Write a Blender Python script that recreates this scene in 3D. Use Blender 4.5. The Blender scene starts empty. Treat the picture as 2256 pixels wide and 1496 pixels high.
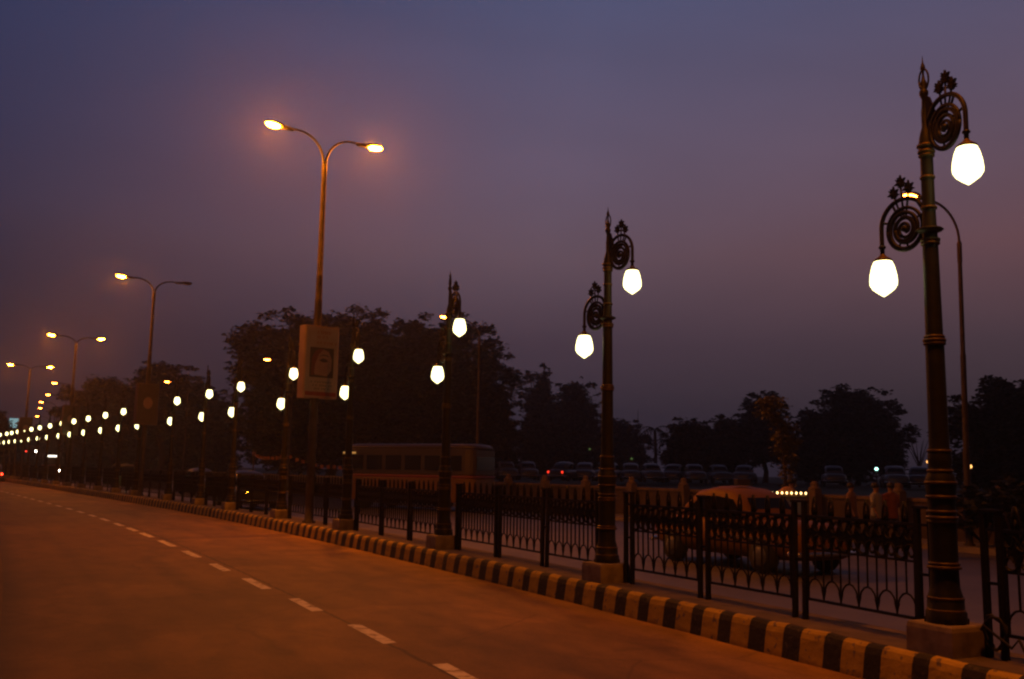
import bpy, math, random
import numpy as np
from mathutils import Matrix, Vector
random.seed(7); rng = np.random.default_rng(11)
sc = bpy.context.scene; col = sc.collection; PI = math.pi

# ------------------------------------------------------------------ layout
CAM_H, PITCH, ROLL, YAW, FPX = 1.7591, .1354, .0167, .4588, 2115.0
X0, Y0, K1, K2, S1 = 7.0794, 9.5685, .0034, -.0031, 33.63
_g = np.linspace(-80, 520, 12001); _th = K1*_g + K2*np.clip(_g-S1, 0, None); _ds = _g[1]-_g[0]
_X = np.cumsum(-np.sin(_th))*_ds; _Y = np.cumsum(np.cos(_th))*_ds
_X += X0-np.interp(0, _g, _X); _Y += Y0-np.interp(0, _g, _Y)
def head(s): return K1*s + K2*max(0, s-S1)
def W(s, o, z=0.0):                     # s metres along the median, o metres to its right
    t = head(s)
    return Vector((np.interp(s, _g, _X)+math.cos(t)*o, np.interp(s, _g, _Y)+math.sin(t)*o, z))
def at(px, D, z=0.0):                   # a point in a given bearing (photo column) at distance D
    b = YAW + math.atan((px-1128)/FPX)
    return Vector((D*math.sin(b), D*math.cos(b), z))

# ------------------------------------------------------------------ object helpers
def tag(o, label=None, cat=None, group=None, kind=None):
    if label: o['label'] = label
    if cat: o['category'] = cat
    if group: o['group'] = group
    if kind: o['kind'] = kind
    return o
def empty(name, loc, rz=0.0, label=None, cat=None, group=None):
    o = bpy.data.objects.new(name, None); col.objects.link(o)
    o.location = loc; o.rotation_euler = (0, 0, rz); o.empty_display_size = .2
    return tag(o, label, cat, group)
def copy_tree(o, parent=None):
    c = o.copy(); col.objects.link(c); c.parent = parent
    for ch in list(o.children): copy_tree(ch, c)
    return c
class MB:
    def __init__(s): s.v = []; s.f = []; s.m = []; s.sm = []
    def add(s, vs, fs, mi=0, smooth=False):
        b = len(s.v); s.v += [tuple(v) for v in vs]
        for f in fs: s.f.append(tuple(b+i for i in f)); s.m.append(mi); s.sm.append(smooth)
    def box(s, c, d, rz=0, mi=0, ch=0.0):
        x, y, z = d[0]/2, d[1]/2, d[2]/2; k = min(ch, x*.9, y*.9)
        base = [(-x+k, -y), (x-k, -y), (x, -y+k), (x, y-k), (x-k, y), (-x+k, y), (-x, y-k), (-x, -y+k)] if ch else [(-x, -y), (x, -y), (x, y), (-x, y)]
        cr, sr = math.cos(rz), math.sin(rz); n = len(base)
        vs = [(c[0]+a*cr-b*sr, c[1]+a*sr+b*cr, c[2]+h) for h in (-z, z) for a, b in base]
        fs = [tuple(range(n))[::-1], tuple(range(n, 2*n))] + [(i, (i+1) % n, n+(i+1) % n, n+i) for i in range(n)]
        s.add(vs, fs, mi)
    def lathe(s, prof, c=(0, 0, 0), n=16, mi=0, smooth=True, lobes=0, amp=0):
        vs = []
        for r, z in prof:
            for i in range(n):
                a = 2*PI*i/n; rr = r*(1+amp*math.cos(lobes*a)) if lobes else r
                vs.append((c[0]+rr*math.cos(a), c[1]+rr*math.sin(a), c[2]+z))
        fs = []
        for j in range(len(prof)-1):
            for i in range(n): fs.append((j*n+i, j*n+(i+1) % n, (j+1)*n+(i+1) % n, (j+1)*n+i))
        s.add(vs, fs, mi, smooth)
        s.add(vs[:n], [tuple(range(n))[::-1]], mi); s.add(vs[-n:], [tuple(range(n))], mi)
    def tube(s, pts, r, n=8, mi=0, smooth=True):
        P = [Vector(p) for p in pts]; R = r if isinstance(r, (list, tuple)) else [r]*len(P)
        vs = []; u = None
        for i, p in enumerate(P):
            t = (P[min(i+1, len(P)-1)]-P[max(i-1, 0)]).normalized()
            if u is None: u = t.cross(Vector((0, 0, 1)) if abs(t.z) < .9 else Vector((0, 1, 0))).normalized()
            else: u = (u-t*u.dot(t)).normalized()
            w = t.cross(u)
            for k in range(n):
                a = 2*PI*k/n; vs.append(p+(u*math.cos(a)+w*math.sin(a))*R[i])
        fs = []
        for j in range(len(P)-1):
            for i in range(n): fs.append((j*n+i, j*n+(i+1) % n, (j+1)*n+(i+1) % n, (j+1)*n+i))
        fs += [tuple(range(n))[::-1], tuple(range((len(P)-1)*n, len(P)*n))]
        s.add(vs, fs, mi, smooth)
    def bar(s, a, b, w, mi=0):
        s.tube([a, b], w*.7071, 4, mi, False)
    def prism(s, poly, origin, ux, uy, th, mi=0):   # flat outline in a plane, given thickness
        ux, uy = Vector(ux), Vector(uy); nn = ux.cross(uy).normalized()*th/2; O = Vector(origin); n = len(poly)
        vs = [O+ux*a+uy*b-nn for a, b in poly]+[O+ux*a+uy*b+nn for a, b in poly]
        s.add(vs, [tuple(range(n))[::-1], tuple(range(n, 2*n))]+[(i, (i+1) % n, n+(i+1) % n, n+i) for i in range(n)], mi)
    def loft(s, rings, mi=0, smooth=True, cap=True):
        n = len(rings[0]); vs = [v for r in rings for v in r]; fs = []
        for j in range(len(rings)-1):
            for i in range(n): fs.append((j*n+i, j*n+(i+1) % n, (j+1)*n+(i+1) % n, (j+1)*n+i))
        if cap: fs += [tuple(range(n))[::-1], tuple(range((len(rings)-1)*n, len(rings)*n))]
        s.add(vs, fs, mi, smooth)
    def build(s, name, mats, parent=None, loc=None):
        me = bpy.data.meshes.new(name); me.from_pydata(s.v, [], s.f); me.update()
        for m in (mats if isinstance(mats, (list, tuple)) else [mats]): me.materials.append(m)
        me.polygons.foreach_set('material_index', s.m); me.polygons.foreach_set('use_smooth', s.sm)
        o = bpy.data.objects.new(name, me); col.objects.link(o)
        if parent: o.parent = parent
        if loc: o.location = loc
        return o

# ------------------------------------------------------------------ materials
def nodes_of(name):
    m = bpy.data.materials.new(name); m.use_nodes = True
    return m, m.node_tree.nodes, m.node_tree.links, m.node_tree.nodes['Principled BSDF']
def mat(name, c1, c2=None, scale=8., rough=.7, metal=0., bump=0., stretch=(1, 1, 1), spec=.5):
    m, N, L, P = nodes_of(name)
    P.inputs['Roughness'].default_value = rough; P.inputs['Metallic'].default_value = metal
    P.inputs['Specular IOR Level'].default_value = spec
    c2 = c2 or tuple(x*.7 for x in c1)
    tc = N.new('ShaderNodeTexCoord'); mp = N.new('ShaderNodeMapping'); mp.inputs['Scale'].default_value = stretch
    L.new(tc.outputs['Object'], mp.inputs['Vector'])
    n = N.new('ShaderNodeTexNoise'); n.inputs['Scale'].default_value = scale; n.inputs['Detail'].default_value = 6
    L.new(mp.outputs[0], n.inputs['Vector'])
    r = N.new('ShaderNodeValToRGB'); r.color_ramp.elements[0].position = .35; r.color_ramp.elements[1].position = .65
    r.color_ramp.elements[0].color = (*c2, 1); r.color_ramp.elements[1].color = (*c1, 1)
    L.new(n.outputs['Fac'], r.inputs[0]); L.new(r.outputs[0], P.inputs['Base Color'])
    if bump:
        b = N.new('ShaderNodeBump'); b.inputs['Strength'].default_value = bump; b.inputs['Distance'].default_value = .02
        L.new(n.outputs['Fac'], b.inputs['Height']); L.new(b.outputs[0], P.inputs['Normal'])
    return m
def glow(name, c, strength, base=(.8, .8, .8)):
    m, N, L, P = nodes_of(name)
    P.inputs['Base Color'].default_value = (*base, 1); P.inputs['Roughness'].default_value = .4
    P.inputs['Emission Color'].default_value = (*c, 1); P.inputs['Emission Strength'].default_value = strength
    return m
SODIUM = (1.0, .225, .0030)
M = dict(
    iron=mat('black iron', (0.0108, 0.0096, 0.0084), (0.006, 0.0054, 0.0048), 20, .55, .0, spec=.18),
    fence=mat('fence iron', (0.0105, 0.00975, 0.009), (0.00525, 0.00525, 0.00525), 25, .6, spec=.18),
    green=mat('dark green cast iron', (0.013, 0.012, 0.006), (0.007, 0.0065, 0.004), 14, .6, .0, spec=.18),
    gold=mat('gilt rings', (0.084, 0.0525, 0.0168), (0.0504, 0.0315, 0.0105), 30, .5, .25, spec=.18),
    steel=mat('galvanised steel', (0.06975, 0.0558, 0.0465), (0.04185, 0.03488, 0.0279), 6, .65, .05, spec=.18),
    alu=mat('lamp housing', (.10, .10, .10), (.07, .07, .07), 10, .5, .2),
    plinth=mat('plinth concrete', (0.198, 0.1584, 0.1188), (0.1122, 0.0858, 0.066), 7, .9, 0, .4),
    kerb_yellow=mat('worn yellow kerb paint', (.60, .39, .03), (.42, .27, .022), 9, .8, 0, .3),
    kerb_black=mat('worn black kerb paint', (.035, .03, .028), (.018, .016, .015), 11, .8, 0, .3),
    dirt=mat('median dirt', (0.112, 0.0805, 0.056), (0.0595, 0.0434, 0.0315), 3.5, .95, 0, .5),
    globe=glow('milk glass globe', (1.0, .90, .40), 4.0),
    lens=glow('sodium lens', SODIUM, 3250.0),
    lens_dim=glow('dimmed sodium lens', SODIUM, 1500.0),  # same lens set weaker on the far lights to cut their haze glow
    lens_far=glow('sodium lens far row', (1.0, .21, .02), 75.0),
    lens_off=mat('unlit lens', (.25, .24, .22), (.2, .19, .18), 4, .2),
    white_lamp=glow('white headlamp', (1, .93, .78), 60.0),
    bright_lamp=glow('bright headlamp', (1, .92, .72), 420.0),
    amber_lamp=glow('amber lamp', (1, .42, .02), 130.0),
    red_lamp=glow('red tail lamp', (1, .03, .01), 2.2),
    dim_bulb=glow('dim route lamp', (1, .62, .16), .22),
    route_bright=glow('bright route board', (1, .93, .74), 3.0),
    red_bright=glow('bright tail lamp', (1, .03, .01), 16.0),
    bulb=glow('warm bulb', (1, .62, .22), 5.0),
    teal_lamp=glow('teal lamp', (.45, 1, .85), 4.0),
    orange_lamp=glow('small orange lamp', (1, .45, .12), 3.0),
    green_lamp=glow('green lamp', (.35, .8, .15), .12),
    sign_lit=glow('blue lit sign', (.30, .62, .68), .55),
    poster=mat('poster paper', (0.3284, 0.2785, 0.2071), (0.2713, 0.2285, 0.1714), 3, .5),
    box_side=mat('light box casing', (0.345, 0.253, 0.1725), (0.276, 0.1955, 0.1265), 3, .6),
    poster_dark=mat('dark poster', (.06, .045, .035), (.04, .03, .025), 3, .5),
    side_dark=mat('dark box casing', (.12, .08, .055), (.08, .055, .04), 3, .6),
    red_ink=mat('red ink', (0.243, 0.0324, 0.0216), (0.1944, 0.027, 0.0162), 9, .6),
    grey_ink=mat('grey ink', (0.06, 0.051, 0.048), (0.042, 0.036, 0.033), 9, .6),
    photo_bg=mat('picture ground', (0.042, 0.02975, 0.02625), (0.028, 0.01925, 0.0175), 5, .5),
    photo_skin=mat('picture skin', (0.2888, 0.1856, 0.1375), (0.2338, 0.1444, 0.11), 4, .5),
    photo_veil=mat('picture veil', (0.154, 0.033, 0.02475), (0.11, 0.02475, 0.01925), 6, .5),
    taxi=mat('yellow taxi paint', (0.186, 0.0837, 0.00558), (0.1535, 0.06742, 0.00465), 2, .6, 0, 0, (1, 1, 1), .25),
    glass=mat('dark window glass', (.012, .012, .014), (.010, .010, .012), 2, .12),
    chrome=mat('chrome', (.6, .58, .55), (.5, .48, .45), 4, .18, .9),
    rubber=mat('tyre rubber', (.015, .015, .015), (.010, .010, .010), 9, .85),
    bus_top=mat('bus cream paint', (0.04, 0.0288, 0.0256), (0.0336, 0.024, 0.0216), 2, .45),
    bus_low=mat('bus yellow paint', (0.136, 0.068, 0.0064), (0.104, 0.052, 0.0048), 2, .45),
    bus_line=mat('bus maroon band', (.16, .035, .03), (.12, .03, .025), 2, .5),
    car_white=mat('white car paint', (.10, .10, .115), (.08, .08, .095), 2, .3),
    car_grey=mat('grey car paint', (.09, .095, .105), (.075, .08, .09), 2, .3),
    car_dark=mat('dark car paint', (.03, .03, .035), (.025, .025, .03), 2, .3),
    auto_green=mat('green rickshaw paint', (.04, .14, .05), (.03, .11, .04), 3, .5),
    cloth_black=mat('rickshaw hood', (.02, .02, .02), (.015, .015, .015), 6, .8),
    wall=mat('plastered wall', (0.0744, 0.05208, 0.03472), (0.04712, 0.03274, 0.02232), 2.2, .9, 0, .2),
    coping=mat('wall coping', (0.1488, 0.1054, 0.0713), (0.0806, 0.0589, 0.0403), 3, .9),
    pave=mat('pavement slabs', (.20, .17, .14), (.14, .12, .10), 2.5, .9, 0, .2),
    bark=mat('bark', (.07, .05, .035), (.04, .03, .02), 6, .95, 0, .4, (1, 1, .2)),
    skin=mat('skin', (.22, .12, .07), (.20, .11, .06), 6, .6),
    hair=mat('black hair', (.012, .01, .009), (.010, .008, .007), 20, .6),
    shirt_white=mat('white shirt', (0.248, 0.24, 0.224), (0.216, 0.208, 0.192), 5, .85),
    shirt_orange=mat('orange shirt', (0.22, 0.068, 0.02), (0.18, 0.052, 0.016), 5, .85),
    shirt_brown=mat('brown shirt', (.16, .09, .05), (.12, .07, .04), 5, .85),
    trousers=mat('dark trousers', (.03, .03, .04), (.02, .02, .03), 5, .9),
    cart_blue=mat('blue cart panel', (.20, .24, .34), (.15, .18, .26), 4, .7),
    sack=mat('sacks', (.40, .22, .11), (.28, .15, .08), 6, .9),
    flag=mat('faded pennant', (.20, .085, .06), (.15, .065, .05), 9, .9),
    stone=mat('tower stone', (.26, .25, .24), (.20, .19, .18), .6, .9),
    soil=mat('bare ground', (.085, .07, .05), (.05, .042, .03), .25, 1.0, 0, .3),
    lawn=mat('dark lawn', (.05, .055, .025), (.03, .034, .016), .5, 1.0, 0, .5),
)
def leaf_mat(name, a, b):
    m, N, L, P = nodes_of(name); P.inputs['Roughness'].default_value = .65; P.inputs['Specular IOR Level'].default_value = .25
    g = N.new('ShaderNodeNewGeometry'); r = N.new('ShaderNodeValToRGB')
    r.color_ramp.elements[0].color = (*a, 1); r.color_ramp.elements[1].color = (*b, 1)
    L.new(g.outputs['Random Per Island'], r.inputs[0]); L.new(r.outputs[0], P.inputs['Base Color'])
    return m
M['leaf'] = leaf_mat('leaves', (.010, .014, .006), (.034, .038, .014))
M['leaf2'] = leaf_mat('paler leaves', (.09, .09, .028), (.19, .16, .05))

def road_mat():                          # UV = (o, s) in metres
    m, N, L, P = nodes_of('concrete road')
    uv = N.new('ShaderNodeUVMap'); uv.uv_map = 'UVMap'
    def noise(sc_, st, det=6):
        mp = N.new('ShaderNodeMapping'); mp.inputs['Scale'].default_value = st
        L.new(uv.outputs[0], mp.inputs[0]); n = N.new('ShaderNodeTexNoise'); n.inputs['Scale'].default_value = sc_; n.inputs['Detail'].default_value = det
        n.inputs['Roughness'].default_value = .6
        L.new(mp.outputs[0], n.inputs['Vector']); return n.outputs['Fac']
    def ramp(x, p0, c0, p1, c1):
        r = N.new('ShaderNodeValToRGB'); e = r.color_ramp.elements
        e[0].position, e[1].position = p0, p1; e[0].color = (*c0, 1); e[1].color = (*c1, 1); L.new(x, r.inputs[0]); return r.outputs[0]
    def mul(a, b, f=1.0):
        x = N.new('ShaderNodeMixRGB'); x.blend_type = 'MULTIPLY'; x.inputs[0].default_value = f; L.new(a, x.inputs[1]); L.new(b, x.inputs[2]); return x.outputs[0]
    w = lambda k: (k, k, k)
    base = ramp(noise(.55, (1, .45, 1)), .3, (.086, .046, .012), .7, (.196, .106, .026))
    c = mul(base, ramp(noise(2.6, (1, .5, 1)), .3, w(.62), .6, w(1.05)))
    c = mul(c, ramp(noise(26, (1, 1, 1), 3), .3, w(.80), .65, w(1.05)))
    c = mul(c, ramp(noise(1.1, (.35, 1.6, 1)), .26, w(.55), .40, w(1.0)))      # tyre-rubbed and patched bands
    c = mul(c, ramp(noise(5.5, (.8, .8, 1), 2), .20, w(.35), .27, w(1.0)))      # oil spots
    # longitudinal and transverse slab joints, a little ragged
    sep = N.new('ShaderNodeSeparateXYZ'); L.new(uv.outputs[0], sep.inputs[0])
    def M1(op, a, b=None):
        x = N.new('ShaderNodeMath'); x.operation = op
        for i, v in enumerate((a, b)):
            if v is None: continue
            if isinstance(v, (int, float)): x.inputs[i].default_value = v
            else: L.new(v, x.inputs[i])
        return x.outputs[0]
    rag = M1('MULTIPLY', M1('SUBTRACT', noise(3.0, (1, 1, 1), 3), .5), .10)
    jx = M1('ABSOLUTE', M1('ADD', M1('ADD', sep.outputs['X'], 3.70), rag))
    jy = M1('ABSOLUTE', M1('SUBTRACT', M1('FRACT', M1('ADD', M1('DIVIDE', sep.outputs['Y'], 4.6), M1('MULTIPLY', rag, .2))), .5))
    c = mul(c, ramp(jx, .012, w(.30), .034, w(1.0)))
    c = mul(c, ramp(jy, .001, w(.84), .005, w(1.0)))
    c = mul(c, ramp(M1('ADD', M1('ADD', sep.outputs['X'], 7.3), M1('MULTIPLY', rag, 2.2)), .08, w(.40), .42, w(1.0)))   # darker, ragged left edge
    trk = M1('ABSOLUTE', M1('SUBTRACT', M1('ABSOLUTE', M1('ADD', sep.outputs['X'], 3.7)), 1.75))
    trk = M1('ADD', M1('ABSOLUTE', M1('SUBTRACT', trk, .62)), M1('MULTIPLY', noise(.8, (1, .25, 1), 3), .5))
    c = mul(c, ramp(trk, .16, w(.74), .46, w(1.0)))                              # polished wheel tracks
    vo = N.new('ShaderNodeTexVoronoi'); vo.feature = 'DISTANCE_TO_EDGE'; vo.inputs['Scale'].default_value = .34
    wv = N.new('ShaderNodeMixRGB'); wv.inputs[0].default_value = .18; L.new(uv.outputs[0], wv.inputs[1]); nw = N.new('ShaderNodeTexNoise'); nw.inputs['Scale'].default_value = 1.3; nw.inputs['Detail'].default_value = 5
    L.new(uv.outputs[0], nw.inputs['Vector']); L.new(nw.outputs['Color'], wv.inputs[2]); L.new(wv.outputs[0], vo.inputs['Vector'])
    gate = ramp(noise(.23, (1, 1, 1), 2), .47, w(1.0), .56, w(0.0)); crk = ramp(vo.outputs['Distance'], .001, w(.66), .006, w(1.0))
    mxk = N.new('ShaderNodeMixRGB'); mxk.blend_type = 'LIGHTEN'; mxk.inputs[0].default_value = 1; L.new(crk, mxk.inputs[1]); L.new(gate, mxk.inputs[2]); c = mul(c, mxk.outputs[0])
    pt = ramp(noise(.42, (1.0, .8, 1), 1), .60, w(1.0), .615, w(1.22)); c = mul(c, pt)   # pale cement patches
    lane = M1('ADD', M1('MULTIPLY', M1('ADD', sep.outputs['X'], 7.0), .16), M1('MULTIPLY', M1('SUBTRACT', noise(.5, (1, .3, 1), 4), .5), .5))
    c = mul(c, ramp(lane, .15, w(.66), .80, w(1.06)))                           # fall-off of the lamplight painted in, darker towards the left lane
    # lamplight along the kerb, painted into the colour as a brighter band
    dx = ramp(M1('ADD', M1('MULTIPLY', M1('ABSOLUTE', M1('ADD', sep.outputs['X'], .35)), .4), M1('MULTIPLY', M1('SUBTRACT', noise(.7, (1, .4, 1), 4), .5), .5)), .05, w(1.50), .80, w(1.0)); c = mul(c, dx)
    L.new(c, P.inputs['Base Color']); P.inputs['Roughness'].default_value = .72; P.inputs['Specular IOR Level'].default_value = .3
    b = N.new('ShaderNodeBump'); b.inputs['Strength'].default_value = .35; b.inputs['Distance'].default_value = .012
    L.new(noise(30, (1, 1, 1), 4), b.inputs['Height']); L.new(b.outputs[0], P.inputs['Normal'])
    return m
def kerb_paint(name, c1, c2, stone):
    m, N, L, P = nodes_of(name); P.inputs['Roughness'].default_value = .85; tc = N.new('ShaderNodeTexCoord')
    def nz(s, d):
        n = N.new('ShaderNodeTexNoise'); n.inputs['Scale'].default_value = s; n.inputs['Detail'].default_value = d; L.new(tc.outputs['Object'], n.inputs['Vector']); return n.outputs['Fac']
    def rp(x, p0, a, p1, b):
        r = N.new('ShaderNodeValToRGB'); e = r.color_ramp.elements; e[0].position, e[1].position = p0, p1; e[0].color = (*a, 1); e[1].color = (*b, 1); L.new(x, r.inputs[0]); return r.outputs[0]
    def mixc(bt, f, a, b):
        x = N.new('ShaderNodeMixRGB'); x.blend_type = bt
        if isinstance(f, float): x.inputs[0].default_value = f
        else: L.new(f, x.inputs[0])
        L.new(a, x.inputs[1]); L.new(b, x.inputs[2]); return x.outputs[0]
    paint = rp(nz(5, 6), .3, c2, .7, c1); chip = rp(nz(13, 8), .60, (0, 0, 0), .66, (1, 1, 1)); st = rp(nz(20, 4), .3, tuple(x*.6 for x in stone), .7, stone)
    c = mixc('MIX', chip, paint, st)
    z = N.new('ShaderNodeSeparateXYZ'); L.new(tc.outputs['Object'], z.inputs[0])
    ad = N.new('ShaderNodeMath'); ad.operation = 'ADD'; L.new(z.outputs['Z'], ad.inputs[0]); ms = N.new('ShaderNodeMath'); ms.operation = 'MULTIPLY'; ms.inputs[1].default_value = .12; L.new(nz(7, 5), ms.inputs[0]); L.new(ms.outputs[0], ad.inputs[1])
    c = mixc('MULTIPLY', 1.0, c, rp(ad.outputs[0], .055, (.50, .42, .36), .115, (1, 1, 1)))      # mud splashed along the foot
    L.new(c, P.inputs['Base Color']); b = N.new('ShaderNodeBump'); b.inputs['Strength'].default_value = .6; b.inputs['Distance'].default_value = .02; L.new(nz(16, 6), b.inputs['Height']); L.new(b.outputs[0], P.inputs['Normal'])
    return m
M['kerb_yellow'] = kerb_paint('worn yellow kerb paint', (.42, .275, .02), (.28, .18, .014), (.17, .12, .075))
M['kerb_black'] = kerb_paint('worn black kerb paint', (.018, .015, .013), (.010, .009, .008), (.06, .045, .03))
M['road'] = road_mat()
M['road_far'] = mat('far asphalt road', (.10, .085, .08), (.07, .06, .056), .9, .6, 0, .2)
M['shoulder'] = mat('dusty asphalt shoulder', (.085, .056, .026), (.05, .033, .017), 2.2, .95, 0, .4)
def paint_mat():
    m, N, L, P = nodes_of('worn lane paint'); tc = N.new('ShaderNodeTexCoord')
    n = N.new('ShaderNodeTexNoise'); n.inputs['Scale'].default_value = 7; n.inputs['Detail'].default_value = 8; L.new(tc.outputs['Object'], n.inputs['Vector'])
    r = N.new('ShaderNodeValToRGB'); e = r.color_ramp.elements; e[0].position = .36; e[1].position = .52
    e[0].color = (.17, .125, .085, 1); e[1].color = (.50, .46, .40, 1); L.new(n.outputs['Fac'], r.inputs[0]); L.new(r.outputs[0], P.inputs['Base Color'])
    P.inputs['Roughness'].default_value = .7
    return m
M['paint'] = paint_mat()

# ------------------------------------------------------------------ ground, roads, median
def strip(name, s_list, offs, mats, mi_fn=None, uv=False, jit=0):
    """sheet along the road; offs = list of (o, z)"""
    n = len(offs); vs = []
    for s in s_list:
        jo, jz = (random.uniform(-jit, jit), random.uniform(-jit, jit)) if jit else (0, 0)
        for o, z in offs: vs.append(W(s, o+jo, z+(jz if z > .1 else 0)))
    b = MB(); fs = []; ms = []
    for j in range(len(s_list)-1):
        for i in range(n-1):
            fs.append((j*n+i, j*n+i+1, (j+1)*n+i+1, (j+1)*n+i)); ms.append(mi_fn(j, i) if mi_fn else 0)
    b.add(vs, fs); b.m = ms
    ob = b.build(name, mats)
    if uv:
        me = ob.data; u = me.uv_layers.new(name='UVMap')
        for p in me.polygons:
            for li in p.loop_indices:
                vi = me.loops[li].vertex_index; u.data[li].uv = (offs[vi % n][0], s_list[vi//n])
    return tag(ob, kind='structure')
def srange(a, b, d): return [a+d*i for i in range(int(round((b-a)/d))+1)]
LONG = srange(-60, 60, 2)+srange(65, 400, 5)
b = MB(); b.add([(-620, -620, -.03), (620, -620, -.03), (620, 620, -.03), (-620, 620, -.03)], [(0, 1, 2, 3)])
tag(b.build('ground', M['soil']), kind='structure')
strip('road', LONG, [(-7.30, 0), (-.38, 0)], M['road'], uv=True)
strip('road_shoulder', LONG, [(-13, .004), (-7.24, .004)], M['shoulder'])
strip('far_road', LONG, [(.55, 0), (13.05, 0)], M['road_far'])
strip('far_pavement', LONG, [(13.0, -.01), (13.03, .13), (14.75, .14)], M['pave'])
strip('lawn', LONG, [(14.72, .16), (20, .35), (32, .65), (48, .92), (90, 1.0), (230, 1.0)], M['lawn'])
dash = [(-4.6, -3.4), (-1.95, -1.2), (-.05, 1.25), (2.4, 3.65), (4.8, 6.25), (7.45, 8.75), (10.1, 11.65), (12.85, 14.7), (15.8, 17.5), (18.25, 19.7), (20.6, 22.0), (23.25, 24.95)]
dash += [(26.0+2.75*i, 27.35+2.75*i) for i in range(16)]
b = MB()
for a, e in dash:
    oc = -3.62-.035*min(8, max(0, a+2)); w = .075
    b.add([W(a, oc-w, .004), W(a, oc+w, .004), W(e, oc+w+.01, .004), W(e, oc-w+.01, .004)], [(0, 1, 2, 3)])
tag(b.build('road_markings', M['paint']), kind='structure')

# kerb with alternating painted blocks, then the raised median behind it
edges = [-58.0]
k0 = int((-9-2.45)/.506); ss = []
for k in range(k0, 210):
    a = 2.23+.506*k
    ss += [(a+random.uniform(-.028, .028), 1), (a+.222+random.uniform(-.028, .028), 0)]
s_list = [-58]+[x for x, _ in ss]+[160, 200, 260, 320, 400]; cols_ = [0]+[c for _, c in ss]+[0]*5
strip('kerb', s_list, [(-.40, -.02), (-.365, .22), (-.345, .275), (-.315, .298), (-.27, .305)], [M['kerb_yellow'], M['kerb_black']], lambda j, i: cols_[j], jit=.007)
strip('median_strip', LONG, [(-.275, .303), (-.05, .300), (.25, .302), (.52, .298), (.56, .26), (.60, -.02)], M['dirt'])

# ------------------------------------------------------------------ ornate lamp posts
ZB = .5455
def star_leaf():
    p = []
    for i in range(14):
        a = PI/2+2*PI*i/14; r = (.068 if i % 2 == 0 else .034)*(1.15 if i == 0 else 1)
        if i in (6, 8): r *= .75
        p.append((r*math.cos(a), r*math.sin(a)))
    return p
def bracket(root, sgn, zo):
    """scroll arm in the plane of the road; sgn +1 = away along the road"""
    q = lambda u, z: (0, sgn*u, z+zo)
    br = MB()
    # swan neck
    pts = [q(.05, 3.60), q(.09, 3.665)]
    for i in range(15):
        a = math.radians(128-i*128/14); pts.append(q(.252+.24*math.cos(a), 3.50+.245*math.sin(a)))
    pts += [q(.492, 3.38), q(.49, 3.20)]
    br.tube(pts, .021, 8)
    for z in (3.33, ): br.lathe([(.020, -.018), (.034, -.008), (.034, .008), (.020, .018)], q(.491, z), 10)
    arm = br.build('arm', M['iron'], root)
    sp = MB()
    pts = []
    for i in range(95):
        t = i/94; a = math.radians(150+t*1190); r = .188-.160*t**.9
        pts.append(q(.245+r*math.cos(a), 3.46+r*1.10*math.sin(a)))
    sp.tube(pts, [.021-.005*i/94 for i in range(95)], 6)
    for r in (.180, .100):
        sp.tube([q(.245+r*math.cos(2*PI*i/32), 3.46+1.1*r*math.sin(2*PI*i/32)) for i in range(33)], .017, 6)
    for a in (30, 150, 262, 295, 200):
        ca, sa = math.cos(math.radians(a)), math.sin(math.radians(a))
        sp.tube([q(.245+.09*ca, 3.46+.10*sa), q(.245+.19*ca, 3.46+.21*sa)], .010, 6)
    sp.lathe([(.004, -.035), (.034, -.015), (.034, .015), (.004, .035)], q(.245, 3.46), 10)
    sp.tube([q(.07, 3.40), q(.02, 3.30)], .016, 6); sp.tube([q(.41, 3.54), q(.485, 3.56)], .012, 6); sp.tube([q(.33, 3.63), q(.37, 3.71)], .012, 6)
    sp.build('scroll', M['iron'], arm)
    for e in ((.275, 3.88), (.195, 3.815), (.35, 3.79)):
        lf = MB(); lf.tube([q(.245+(e[0]-.245)*.25, 3.56), q(*e)], .010, 6)
        lf.prism([(x*.95, y*.95) for x, y in star_leaf()], q(e[0], e[1]+.02), (0, sgn, 0), (0, 0, 1), .026)
        lf.prism([(x*.8, y*.95) for x, y in star_leaf()], q(e[0], e[1]+.02), (1, 0, 0), (0, 0, 1), .02)
        lf.build('leaf_finial', M['iron'], arm)
    cp = MB(); cp.lathe([(.022, .06), (.03, .045), (.05, .03), (.082, .008), (.086, -.006), (.07, -.012)][::-1], q(.49, 3.205), 16)
    cp.build('globe_cap', M['gold'], arm)
    gl = MB(); gl.lathe([(.006, -.335), (.055, -.30), (.098, -.265), (.121, -.225), (.1235, -.19), (.118, -.13), (.101, -.055), (.082, -.008), (.066, 0)], q(.49, 3.20), 30, 0, True, 10, .010)
    gl.build('globe', M['globe'], arm)
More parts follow.
